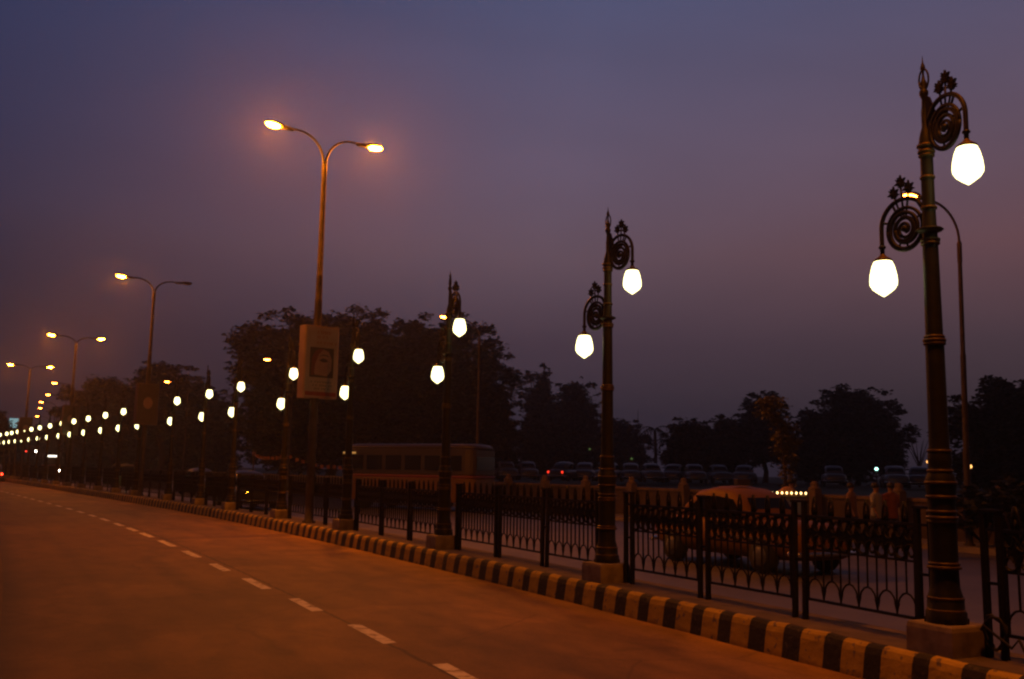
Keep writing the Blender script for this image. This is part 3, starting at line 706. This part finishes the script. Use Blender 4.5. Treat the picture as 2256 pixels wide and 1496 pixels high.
# parked cars in the park, beyond the lawn
PC = 'parked cars beyond the lawn'
CP = {}
for i, (px, D, m_) in enumerate(((1075, 78, 'car_white'), (1118, 77, 'car_grey'), (1166, 78, 'car_white'), (1250, 76, 'car_dark'), (1292, 78, 'car_white'), (1345, 77, 'car_grey'), (1392, 78, 'car_white'), (1437, 77, 'car_grey'), (1486, 79, 'car_white'), (1530, 78, 'car_white'), (1583, 80, 'car_grey'), (1640, 80, 'car_white'), (1835, 74, 'car_grey'), (1968, 70, 'car_white'), (2022, 72, 'car_grey'))):
    key = 'tail' if i == 3 else m_
    if key not in CP: CP[key] = make_car('parked_car', M[m_], None, M['red_lamp'] if key == 'tail' else None, False, 1.5, True); o = CP[key]
    else: o = copy_tree(CP[key])
    p = at(px, D, 1.0); f = math.atan2(p.x, p.y)
    rz = -f+random.uniform(-.25, .25)+(PI-.6 if i == 3 else 0)
    shade = {'car_white': 'pale', 'car_grey': 'grey', 'car_dark': 'dark'}[m_]
    put(o, p, rz, 'parked car with two red tail lights glowing under the trees' if i == 3 else f'dim {shade} parked car under the distant trees, {ORD[i]} along their row from the bus', 'parked car', PC)

# ------------------------------------------------------------------ people, cart, pennants, small lamps, tower
def person(p, rz, shirt, hgt, lab, walk=.12):
    root = empty('person', p, rz); k = hgt/1.70
    J = [(0, 0, .92), (0, .0, 1.12), (0, 0, 1.36), (0, .0, 1.47), (0, -.01, 1.58), (0, -.01, 1.68),
         (.10, 0, .88), (.11, -walk, .48), (.11, -walk*.6, .07), (.11, -walk*.6-.12, .03), (-.10, 0, .88), (-.11, walk*.6, .49), (-.11, walk*1.7, .09), (-.11, walk*1.5-.06, .03),
         (.18, 0, 1.38), (.23, .05, 1.10), (.23, -.06, .86), (.225, -.10, .77), (-.18, 0, 1.38), (-.23, -.06, 1.10), (-.22, -.16, .88), (-.215, -.20, .80)]
    Ed = [(0, 1), (1, 2), (2, 3), (3, 4), (4, 5), (0, 6), (6, 7), (7, 8), (8, 9), (0, 10), (10, 11), (11, 12), (12, 13), (2, 14), (14, 15), (15, 16), (16, 17), (2, 18), (18, 19), (19, 20), (20, 21)]
    R = [(.14, .10), (.13, .09), (.15, .09), (.05, .05), (.078, .088), (.05, .06), (.08, .08), (.055, .055), (.04, .045), (.03, .025), (.08, .08), (.055, .055), (.04, .045), (.03, .025), (.06, .06), (.04, .04), (.03, .03), (.025, .018), (.06, .06), (.04, .04), (.03, .03), (.025, .018)]
    me = bpy.data.meshes.new('body'); me.from_pydata([tuple(c*k for c in v) for v in J], Ed, []); me.update()
    o = bpy.data.objects.new('body', me); col.objects.link(o); o.parent = root; me.materials.append(M['skin'])
    md = o.modifiers.new('skin', 'SKIN'); sd = o.modifiers.new('sub', 'SUBSURF'); sd.levels = sd.render_levels = 2
    for v, r in zip(me.skin_vertices[0].data, R): v.radius = (r[0]*k, r[1]*k)
    me.skin_vertices[0].data[0].use_root = True
    def ell(z, rx, ry, n=16): return [(rx*k*math.cos(2*PI*i/n), ry*k*math.sin(2*PI*i/n), z*k) for i in range(n)]
    b = MB(); b.loft([ell(*t) for t in ((.80, .19, .135), (.95, .185, .13), (1.15, .175, .125), (1.33, .20, .125), (1.42, .185, .105), (1.465, .09, .075))], 0, True, False)
    for sx, y1 in ((1, .05), (-1, -.06)): b.tube([(sx*.17*k, 0, 1.39*k), (sx*.215*k, y1*.6*k, 1.24*k), (sx*.232*k, y1*k, 1.09*k)], [.075*k, .068*k, .06*k], 8)
    b.build('shirt', shirt, root)
    b = MB()
    b.loft([ell(*t) for t in ((.78, .17, .125), (.93, .178, .125))], 0, True, False)
    for sx, pts in ((1, [(.10, 0, .86), (.11, -walk, .48), (.11, -walk*.6, .10)]), (-1, [(-.10, 0, .86), (-.11, walk*.6, .49), (-.11, walk*1.7, .12)])):
        b.tube([tuple(c*k for c in q) for q in pts], [.10*k, .078*k, .066*k], 10)
    b.build('trousers', M['trousers'], root)
    b = MB(); b.loft([[(r*k*math.cos(2*PI*i/14), (r*1.1*math.sin(2*PI*i/14)+.018)*k, z*k) for i in range(14)] for z, r in ((1.59, .088), (1.64, .094), (1.69, .086), (1.725, .055), (1.738, .01))]); b.build('hair', M['hair'], root)
    return tag(root, lab, 'person', 'people walking by the far wall')
hw = lambda s: head(s)
for px, D, sh, hg, rz, lab in ((1926, 23.5, 'shirt_white', 1.46, .2, 'person in a white shirt walking past the low far wall'),
                           (1958, 23.7, 'shirt_orange', 1.47, 2.9, 'person in an orange top beside the one in white'),
                           (1872, 24.3, 'shirt_brown', 1.44, .3, 'person in brown before the far wall, left of the one in white'),
                           (1742, 26.0, 'shirt_brown', 1.50, 1.2, 'person in brown behind the blue vendor cart')):
    person(at(px, D, .14), rz, M[sh], hg, lab)
root = empty('vendor_cart', at(1728, 24.6, .14), -.62, 'small blue vendor cart with a row of bulbs along its top', 'vendor cart')
b = MB(); b.box((0, 0, .68), (.86, .55, .84), 0, 0, .02); b.build('cart_body', M['cart_blue'], root)
b = MB(); b.box((0, 0, 1.12), (.98, .66, .04)); b.build('table_top', M['coping'], root)
b = MB(); b.loft([[(r*math.cos(2*PI*i/12)+.05, .8*r*math.sin(2*PI*i/12), z) for i in range(12)] for z, r in ((1.142, .26), (1.22, .22), (1.30, .12), (1.34, .03))]); b.build('goods', M['sack'], root)
b = MB(); b.tube([(-.50, -.34, 1.20), (.50, -.34, 1.20)], .01, 6); b.tube([(-.5, -.34, .3), (-.5, -.34, 1.2)], .014, 6); b.tube([(.5, -.34, .3), (.5, -.34, 1.2)], .014, 6); rl = b.build('light_rail', M['iron'], root)
for i in range(9): b = MB(); b.lathe([(.008, -.03), (.022, -.01), (.022, .01), (.008, .03)], (-.44+.11*i, -.355, 1.19), 8); b.build('bulb', M['bulb'], rl)
for sx in (-1, 1):
    w = MB(); n = 16; w.loft([[(sx*x, r*math.cos(2*PI*i/n), .24+r*math.sin(2*PI*i/n)) for i in range(n)] for x, r in ((.44, .22), (.45, .24), (.49, .24), (.50, .22))]); w.build('wheel', M['rubber'], root)
for nm, pts, lab in (('pennant_string', [(568, 2.37), (600, 2.2), (638, 2.36)], 'string of small faded pennants left of the big poster pole'), ('pennant_string', [(634, 2.42), (690, 2.02), (745, 1.86), (792, 1.95)], 'sagging string of small faded pennants passing behind the big poster pole')):
    D = 44; P = [at(px, D, z) for px, z in pts]; root = empty(nm, P[0], 0, lab, 'pennant string', 'pennant strings across the far road')
    fine = []
    for i in range(len(P)-1):
        for t in range(8): fine.append(P[i].lerp(P[i+1], t/8)+Vector((0, 0, -.12*math.sin(PI*t/8)*.6)))
    fine.append(P[-1]); fine = [p-P[0] for p in fine]
    b = MB(); b.tube(fine, .006, 5); cd_ = b.build('cord', M['iron'], root)
    u = (P[-1]-P[0]); u.z = 0; u.normalize()
    for p in fine[::2]:
        b = MB(); b.prism([(-.07, 0), (.07, 0), (.06, -.17), (0, -.13), (-.06, -.17)], p-Vector((0, 0, .008)), u, (0, 0, 1), .008); b.build('pennant', M['flag'], root)
    for p in (fine[0], fine[-1]): b = MB(); b.tube([p+Vector((0, 0, .1)), Vector((p.x, p.y, -P[0].z+.02))], .03, 6); b.build('prop_pole', M['steel'], root)
for px, py, D, m_, lab in ((1929, 1035, 66, 'teal_lamp', 'tiny teal park lamp under the dark right-hand trees'), (2043, 1021, 60, 'orange_lamp', 'tiny orange park lamp just left of the first ornate lamp'), (2133, 1031, 48, 'orange_lamp', 'tiny orange park lamp just right of the first ornate lamp'), (1394, 1012, 84, 'green_lamp', 'tiny green park lamp below the distant tower'), (1302, 991, 90, 'green_lamp', 'tiny green park lamp below the two distant round trees'), (92, 998, 125, 'white_lamp', 'small white lamp on a post among the far median lamps'), (70, 998, 128, 'red_lamp', 'small red signal lamp on a post among the far median lamps')):
    z = CAM_H+(1018+.0167*px-py)*D/FPX; gz = 1.0 if px > 500 else 0
    root = empty('park_lamp' if px > 500 else 'signal_lamp', at(px, D, gz), 0, lab, 'lamp')
    b = MB(); b.tube([(0, 0, 0), (0, 0, z-gz)], .04, 8); b.build('post', M['steel'], root)
    b = MB(); b.lathe([(.03, -.10), (.10, -.05), (.11, .0), (.08, .06), (.02, .09)], (0, 0, z-gz), 10); b.build('bulb', M[m_], root)
root = empty('lit_sign', at(40, 150, 0), -.1, 'pale blue lit sign board high over the far end of the road', 'sign')
b = MB(); b.tube([(-.0, 0, 0), (0, 0, 6.4)], .09, 8); b.build('post', M['steel'], root)
b = MB(); b.box((0, -.1, 7.1), (1.35, .16, 1.3), 0, 0, .03); b.build('sign_panel', M['sign_lit'], root)
root = empty('church_tower', at(1408, 330, .9), .3, 'faint grey tower with a spire far off above the trees', 'tower')
b = MB(); b.box((0, 0, 6), (3.2, 3.2, 12)); b.box((0, 0, 12.1), (3.7, 3.7, .4)); b.box((0, 0, 13.1), (2.4, 2.4, 1.6)); b.build('tower_shaft', M['stone'], root)
b = MB(); b.lathe([(1.2, 13.9), (.6, 15.2), (.25, 17.0), (.10, 20.0), (.05, 22.5)], n=8, smooth=False); b.build('spire', M['stone'], root)

# ------------------------------------------------------------------ trees
def leaves_mesh(name, clumps, n_leaf, size, m_, parent, flat=.6):
    C = []; wts = np.array([c[3]*c[4] for c in clumps]); wts = wts/wts.sum(); cnt = rng.multinomial(n_leaf, wts)
    for (x, y, z, r, rz), n in zip(clumps, cnt):
        d = rng.normal(size=(n, 3)); d /= np.linalg.norm(d, axis=1)[:, None]
        rad = rng.uniform(.12, 1.0, n)**.55*rng.choice([1.0, 1.0, .85, 1.22], n)
        C.append(np.stack([x+d[:, 0]*r*rad, y+d[:, 1]*r*rad, z+d[:, 2]*rz*rad], 1))
    C = np.concatenate(C); n = len(C)
    a = rng.uniform(0, 2*PI, n); tilt = rng.normal(0, flat, n); sz = size*rng.uniform(.6, 1.35, n)
    u = np.stack([np.cos(a), np.sin(a), rng.normal(0, .25, n)], 1); u /= np.linalg.norm(u, axis=1)[:, None]
    v = np.stack([-np.sin(a)*np.cos(tilt), np.cos(a)*np.cos(tilt), np.sin(tilt)], 1)
    L_, Wd = sz[:, None], (sz*.5)[:, None]; dr = np.zeros((n, 3)); dr[:, 2] = -sz*.22
    V = np.stack([C-u*L_+dr, C+v*Wd, C+u*L_+dr, C-v*Wd], 1).reshape(-1, 3)
    me = bpy.data.meshes.new(name); me.vertices.add(4*n); me.vertices.foreach_set('co', V.astype(np.float32).ravel())
    me.loops.add(4*n); me.loops.foreach_set('vertex_index', np.arange(4*n, dtype=np.int32)); me.polygons.add(n)
    me.polygons.foreach_set('loop_start', np.arange(0, 4*n, 4, dtype=np.int32)); me.polygons.foreach_set('loop_total', np.full(n, 4, dtype=np.int32)); me.update(calc_edges=True)
    me.materials.append(m_); o = bpy.data.objects.new(name, me); col.objects.link(o); o.parent = parent; return o
def tree(p, width, height, lab, n_leaf=6000, base=.22, shape='dome', size=.34, m_='leaf', lay=1.0, group='trees of the park', name='tree', rz=0):
    root = empty(name, p, rz, lab, 'tree', group); R = width/2; cl = []
    nc = int(46*lay)+26
    for i in range(nc):
        while True:
            x, y, t = rng.uniform(-1, 1), rng.uniform(-1, 1), rng.uniform(base, 1)
            q = (t-base)/(1-base)
            if shape == 'dome': lim = math.sqrt(max(0, 1-(max(0, q-.30)/.72)**2.2))*(.80+.20*min(1, q/.3))
            elif shape == 'flat': lim = (.62+.38*min(1, q/.55)) if q < .72 else math.sqrt(max(0, 1-((q-.72)/.30)**2))
            else: lim = (.55+.45*math.sin(PI*min(1, q*1.02)))
            d = math.hypot(x, y)
            if d < lim*.97 and (d > .35*lim or q > .6 or i % 3 == 0): break
        r = R*rng.uniform(.11, .21); rzc = r*rng.uniform(.5, .8)
        cl.append((x*R, y*R*.85, t*height-.3*r, r, rzc))
    # ragged branch tips standing out of the outline
    for i in range(int(nc*.55)):
        a = rng.uniform(0, 2*PI); q = rng.uniform(.25, 1.0)
        lim = math.sqrt(max(0.05, 1-(max(0, q-.30)/.74)**2.2)) if shape == 'dome' else (1.0 if q < .75 else math.sqrt(max(.06, 1-((q-.75)/.28)**2)))
        t = base+(1-base)*q; r = R*rng.uniform(.035, .085)
        cl.append((math.cos(a)*R*lim*.93, math.sin(a)*R*.80*lim, t*height-.2*r, r*1.6, r*.8))
    hh = height*(1-base)
    cl += [(rng.uniform(-.3, .3)*R, rng.uniform(-.3, .3)*R, height*base+hh*rng.uniform(.2, .62), R*.42, hh*.22) for _ in range(7)]
    cl += [(rng.uniform(-.62, .62)*R, rng.uniform(-.5, .5)*R, height*base+hh*rng.uniform(.05, .35), R*.26, hh*.16) for _ in range(8)]
    for i in range(12):
        q = .25+.68*i/11; lim = math.sqrt(max(.06, 1-(max(0, q-.30)/.74)**2.2)) if shape == 'dome' else (1.0 if q < .75 else math.sqrt(max(.1, 1-((q-.75)/.28)**2)))
        for k in range(2):
            a = rng.uniform(0, 2*PI); rr = R*lim*.42; cl.append((math.cos(a)*R*lim*.36, math.sin(a)*R*lim*.3, height*base+hh*q-.10*hh, rr, min(rr, hh*.14)))
    leaves_mesh('crown', cl, int(n_leaf*4.2), size*.70, M[m_], root)
    b = MB(); rt = max(.07, height*.026); fork = height*base*1.15
    b.tube([(0, 0, -.2), (.02*height, 0, fork*.5), (0, .02*height, fork)], [rt*1.35, rt, rt*.85], 10)
    for i in range(7):
        c = cl[int(rng.integers(0, nc))]; mid = (c[0]*.45, c[1]*.45, fork+(c[2]-fork)*.55)
        b.tube([(0, 0, fork*.9), mid, (c[0]*.85, c[1]*.85, c[2])], [rt*.6, rt*.38, rt*.12], 7)
    b.build('trunk', M['bark'], root)
    return root
# the great tree mass in the middle of the view: two crowns grown together
tree(at(735, 92, .9), 19.0, 15.6, 'huge dark spreading tree behind the poster box, with ragged layered boughs', 15000, .10, 'flat', .40, lay=2.2)
tree(at(985, 88, .9), 15.0, 14.9, 'huge dark rounded tree behind the bus and the third ornate lamp', 13000, .08, 'dome', .40, lay=2.0)
tree(at(628, 84, .5), 8.4, 11.4, 'dark lower tree at the left flank of the huge spreading tree', 6500, .08, 'dome', .36)
tree(at(1060, 82, .9), 6.4, 10.6, 'dark lower tree at the right flank of the huge rounded tree', 5000, .06, 'dome', .34)
tree(at(868, 94, .9), 11.5, 15.2, 'dark upright tree filling the middle of the huge tree mass', 9000, .08, 'dome', .40, lay=1.6)
tree(at(1108, 80, .9), 3.2, 6.2, 'dark drooping tree at the right foot of the huge tree mass', 3000, .05, 'dome', .3)
tree(at(1190, 128, .9), 6.0, 15.2, 'slim hazy tree with a lumpy top, first right of the huge tree', 4500, .25, 'dome', .34)
tree(at(1270, 118, .9), 8.4, 12.7, 'rounded hazy tree just left of the second ornate lamp', 5500, .12, 'dome', .36)
tree(at(1215, 108, .9), 9.5, 7.4, 'low broad hazy tree below the slim and the rounded one', 5000, .06, 'dome', .34)
tree(at(1365, 120, .9), 9.2, 7.6, 'low hazy tree just right of the second ornate lamp', 5000, .06, 'dome', .36)
tree(at(1520, 88, .9), 5.8, 5.9, 'small dark tree right of the palm', 4000, .14, 'dome', .28)
tree(at(1608, 92, .9), 6.2, 6.4, 'dark bushy tree left of the tall one behind the orange-lit sapling', 4000, .12, 'dome', .28)
tree(at(1685, 97, .9), 6.2, 8.9, 'tall dark flat-topped tree behind the orange-lit sapling', 5000, .22, 'dome', .3)
tree(at(1795, 93, .9), 6.4, 6.6, 'dark tree filling the dip left of the big domed tree', 4200, .1, 'dome', .3)
tree(at(1885, 88, .9), 10.4, 8.6, 'big dark domed tree left of the first ornate lamp', 8000, .12, 'dome', .32, lay=1.4)
tree(at(2235, 58, .8), 8.8, 6.4, 'dark tree at the right edge behind the first ornate lamp', 8000, .06, 'dome', .26, lay=1.5)
tree(at(362, 116, .2), 8.8, 13.2, 'dark layered tree with flat sprays behind the street light with a dead lamp', 5500, .30, 'flat', .42, group='trees along the far road')
tree(at(258, 138, .0), 14.5, 12.8, 'broad flat-topped tree above the far median lamps', 8000, .18, 'flat', .45, lay=1.4, group='trees along the far road')
tree(at(455, 122, .5), 11.5, 10.6, 'dark rounded tree between the layered tree and the huge one', 6500, .08, 'dome', .4, group='trees along the far road')
tree(at(330, 150, .2), 20.0, 9.2, 'long low hazy tree under the layered and flat-topped ones', 7000, .04, 'flat', .5, lay=1.4, group='trees along the far road')
tree(at(185, 165, .0), 16.0, 9.5, 'hazy brown tree behind the distant roadside lamps', 6500, .10, 'dome', .5, group='trees along the far road')
tree(at(95, 190, .0), 18.0, 7.5, 'faint low tree where the two lamp rows meet', 5500, .06, 'dome', .5, group='trees along the far road')
tree(at(-12, 150, .0), 10.0, 8.6, 'faint tree cut by the left edge above the end of the road', 5000, .1, 'dome', .45, group='trees along the far road')
# sapling lit by the roadside lamp, behind the far wall
root = empty('sapling', at(1728, 31.0, .2), 0, 'slender young tree lit orange by the roadside lamp', 'young tree')
b = MB(); b.tube([(.1, 0, 0), (.05, .02, 1.6), (-.12, 0, 2.6), (-.38, .05, 3.9)], [.055, .045, .03, .012], 8); b.tube([(.05, .02, 1.6), (.20, .05, 2.4), (.26, .0, 3.1)], [.03, .02, .01], 6); b.build('trunk', M['bark'], root)
leaves_mesh('crown', [(-.42, 0, 3.75, .50, .24), (-.55, .1, 3.45, .42, .22), (-.2, 0, 3.2, .34, .22), (-.12, 0, 2.75, .34, .26), (.0, .1, 2.3, .32, .28), (.28, 0, 3.0, .30, .26), (.34, .05, 2.55, .32, .28), (.22, 0, 2.05, .32, .26), (.08, 0, 1.65, .28, .24), (.2, 0, 1.3, .24, .2), (-.7, 0, 3.75, .24, .14), (-.05, 0, 3.65, .24, .15)], 1500, .085, M['leaf2'], root)
for px, D, w_, h_, lab in ((2160, 26.5, 2.0, 1.35, 'leafy shrub behind the far wall just right of the thin lamp pole'), (2238, 25.0, 2.4, 1.45, 'leafy orange-lit shrub behind the far wall at the right edge')):
    root = empty('shrub', at(px, D, .25), 0, lab, 'shrub', 'shrubs behind the far wall')
    cl = [(rng.uniform(-.5, .5)*w_, rng.uniform(-.4, .4)*w_*.6, rng.uniform(.3, .95)*h_, .36, .2) for _ in range(16)]
    leaves_mesh('foliage', cl, 1500, .10, M['leaf'], root)
    b = MB()
    for c in cl[:8]: b.tube([(c[0]*.2, 0, 0), (c[0]*.7, c[1]*.6, c[2]*.6), c[:3]], [.03, .02, .008], 6)
    b.build('stems', M['bark'], root)
# palms and the bare tree
def palm(p, h_, n, L_, lab):
    root = empty('palm_tree', p, 0, lab, 'palm', 'palms between the hazy and the dark trees')
    b = MB(); b.tube([(0, 0, -.1), (.15, 0, h_*.5), (.05, 0, h_)], [.22, .16, .13], 8); b.build('trunk', M['bark'], root)
    b = MB()
    for i in range(n):
        a = 2*PI*i/n+random.uniform(-.2, .2); up = random.uniform(.2, 1.0)
        sp = [Vector((.05+math.cos(a)*L_*t, math.sin(a)*L_*t, h_+L_*(up*t-1.15*t*t))) for t in [k/7 for k in range(8)]]
        b.tube(sp, .03, 4)
        side = Vector((-math.sin(a), math.cos(a), 0))
        for k in range(1, 8):
            for s_ in (-1, 1):
                q = sp[k]; d = (sp[k]-sp[k-1])*.55; e = q+side*s_*L_*.20*(1-.08*k)+d-Vector((0, 0, L_*.15))
                b.add([q-d*.45, q+d*.45, e], [(0, 1, 2)])
    b.build('fronds', M['leaf'], root); return root
palm(at(1444, 95, .9), 5.0, 13, 1.8, 'taller palm between the second ornate lamp and the dark trees'); palm(at(1472, 97, .9), 3.9, 12, 1.7, 'shorter palm touching the taller one')
root = empty('bare_tree', at(2022, 84, .9), 0, 'thin leafless tree just left of the first ornate lamp', 'tree')
b = MB(); b.tube([(0, 0, -.1), (.1, 0, 2.0)], [.10, .07], 7)
for i in range(9):
    a = rng.uniform(0, 2*PI); l = rng.uniform(1.6, 3.2); b.tube([(.1*min(1, i/4), 0, rng.uniform(1, 2)), (math.cos(a)*.5, math.sin(a)*.5, 2+l*.4), (math.cos(a)*1.1, math.sin(a)*1.1, 2+l)], [.05, .03, .01], 5)
b.build('branches', M['bark'], root)

# ------------------------------------------------------------------ haze, sky, sun, camera
b = MB(); b.box((0, 0, 10.5), (1270, 1270, 24.0)); hz = b.build('haze', M['soil']); hz.data.materials.clear()
hm = bpy.data.materials.new('evening haze'); hm.use_nodes = True; N = hm.node_tree.nodes; L = hm.node_tree.links
N.remove(N['Principled BSDF']); v = N.new('ShaderNodeVolumePrincipled'); v.inputs['Color'].default_value = (.80, .78, .80, 1); v.inputs['Density'].default_value = .0010; v.inputs['Anisotropy'].default_value = .80
L.new(v.outputs[0], N['Material Output'].inputs['Volume']); hz.data.materials.append(hm); tag(hz, kind='stuff')

w = bpy.data.worlds.new('World'); sc.world = w; w.use_nodes = True; N = w.node_tree.nodes; L = w.node_tree.links
bg = N['Background']; geo = N.new('ShaderNodeTexCoord'); sep = N.new('ShaderNodeSeparateXYZ'); L.new(geo.outputs['Generated'], sep.inputs[0])
def ramp(pts):
    r = N.new('ShaderNodeValToRGB'); e = r.color_ramp.elements
    while len(e) < len(pts): e.new(.5)
    for x, (p, c) in zip(e, pts): x.position = p; x.color = (*c, 1)
    return r
# z = sin(elevation); the dusk sky: murky violet near the ground, rose above it, blue overhead
rA = ramp([(0, (.022, .018, .033)), (.06, (.028, .021, .036)), (.13, (.056, .034, .054)), (.22, (.120, .076, .104)), (.32, (.118, .088, .143)), (.47, (.076, .084, .172)), (.62, (.022, .026, .055)), (1, (.008, .010, .026))])
rB = ramp([(0, (.024, .013, .017)), (.06, (.024, .015, .022)), (.13, (.026, .018, .031)), (.22, (.032, .024, .048)), (.32, (.032, .031, .074)), (.47, (.026, .035, .094)), (.62, (.015, .02, .045)), (1, (.008, .010, .026))])
rC = ramp([(0, (.022, .017, .028)), (.06, (.028, .019, .029)), (.13, (.058, .032, .045)), (.22, (.128, .056, .066)), (.32, (.122, .076, .110)), (.47, (.086, .080, .152)), (.62, (.022, .026, .055)), (1, (.008, .010, .026))])
L.new(sep.outputs['Z'], rC.inputs[0])
L.new(sep.outputs['Z'], rA.inputs[0]); L.new(sep.outputs['Z'], rB.inputs[0])
dt = N.new('ShaderNodeVectorMath'); dt.operation = 'DOT_PRODUCT'; nv = N.new('ShaderNodeVectorMath'); nv.operation = 'NORMALIZE'
L.new(geo.outputs['Generated'], nv.inputs[0]); L.new(nv.outputs[0], dt.inputs[0]); dt.inputs[1].default_value = (math.cos(.0), -math.sin(.0), 0)
mr = N.new('ShaderNodeMapRange'); mr.inputs['From Min'].default_value = -.08; mr.inputs['From Max'].default_value = .46; L.new(dt.outputs['Value'], mr.inputs['Value'])
mx = N.new('ShaderNodeMixRGB'); L.new(mr.outputs[0], mx.inputs[0]); L.new(rB.outputs[0], mx.inputs[1]); L.new(rA.outputs[0], mx.inputs[2])
mr2 = N.new('ShaderNodeMapRange'); mr2.inputs['From Min'].default_value = .48; mr2.inputs['From Max'].default_value = .84; L.new(dt.outputs['Value'], mr2.inputs['Value'])
mx2 = N.new('ShaderNodeMixRGB'); L.new(mr2.outputs[0], mx2.inputs[0]); L.new(mx.outputs[0], mx2.inputs[1]); L.new(rC.outputs[0], mx2.inputs[2])
mr3 = N.new('ShaderNodeMapRange'); mr3.inputs['From Min'].default_value = -.5; mr3.inputs['From Max'].default_value = .35; mr3.inputs['To Min'].default_value = .15; L.new(sep.outputs['Y'], mr3.inputs['Value'])
mx3 = N.new('ShaderNodeMixRGB'); mx3.blend_type = 'MULTIPLY'; mx3.inputs[0].default_value = 1; L.new(mx2.outputs[0], mx3.inputs[1]); L.new(mr3.outputs[0], mx3.inputs[2])   # night behind, afterglow ahead
sky = N.new('ShaderNodeTexSky'); sky.sky_type = 'NISHITA'; sky.sun_disc = False; sky.sun_elevation = math.radians(-3); sky.sun_rotation = math.radians(75); sky.dust_density = 4
ad = N.new('ShaderNodeMixRGB'); ad.blend_type = 'ADD'; ad.inputs[0].default_value = .05; cn = N.new('ShaderNodeTexNoise'); cn.inputs['Scale'].default_value = 2.2; cn.inputs['Detail'].default_value = 5; cn.inputs['Distortion'].default_value = .6
cm = N.new('ShaderNodeMapping'); cm.inputs['Scale'].default_value = (1, 1, 3.2); L.new(geo.outputs['Generated'], cm.inputs[0]); L.new(cm.outputs[0], cn.inputs['Vector'])
cr_ = N.new('ShaderNodeMapRange'); cr_.inputs['From Min'].default_value = .3; cr_.inputs['From Max'].default_value = .7; cr_.inputs['To Min'].default_value = .93; cr_.inputs['To Max'].default_value = 1.07; L.new(cn.outputs['Fac'], cr_.inputs['Value'])
mx4 = N.new('ShaderNodeMixRGB'); mx4.blend_type = 'MULTIPLY'; mx4.inputs[0].default_value = 1; L.new(mx3.outputs[0], mx4.inputs[1]); L.new(cr_.outputs[0], mx4.inputs[2])    # thin veils of cloud
L.new(mx4.outputs[0], ad.inputs[1]); L.new(sky.outputs[0], ad.inputs[2])
L.new(ad.outputs[0], bg.inputs['Color']); bg.inputs['Strength'].default_value = 1.0
sl = bpy.data.lights.new('sun', 'SUN'); sl.energy = .02; sl.angle = math.radians(20); sl.color = (1, .7, .6); so_ = bpy.data.objects.new('sun', sl); col.objects.link(so_)
so_.rotation_euler = (math.radians(87), 0, math.radians(-75)+PI)

cam = bpy.data.cameras.new('camera'); co = bpy.data.objects.new('camera', cam); col.objects.link(co); sc.camera = co
cam.sensor_width = 36; cam.lens = FPX/2256*36; cam.clip_start = .05; cam.clip_end = 3000
cy, sy, cp, sp_, cr, sr = math.cos(YAW), math.sin(YAW), math.cos(PITCH), math.sin(PITCH), math.cos(ROLL), math.sin(ROLL)
r = Vector((cy, -sy, 0)); u = Vector((-sy*sp_, -cy*sp_, cp)); f = Vector((sy*cp, cy*cp, sp_))
R_, U_ = r*cr+u*sr, u*cr-r*sr
co.matrix_world = Matrix(((R_.x, U_.x, -f.x, 0), (R_.y, U_.y, -f.y, 0), (R_.z, U_.z, -f.z, CAM_H), (0, 0, 0, 1)))

vs = sc.view_settings; vs.view_transform = 'Standard'; vs.look = 'None'; vs.exposure = 0; vs.gamma = 1; vs.use_curve_mapping = False
sc.render.filter_size = 2.2; sc.render.engine = 'CYCLES'; cy_ = sc.cycles
cy_.use_denoising = True; cy_.max_bounces = 5; cy_.volume_bounces = 0; cy_.sample_clamp_indirect = 2.0; cy_.sample_clamp_direct = 0.0
cy_.filter_width = 2.3; cy_.use_light_tree = True; cy_.caustics_reflective = False; cy_.caustics_refractive = False
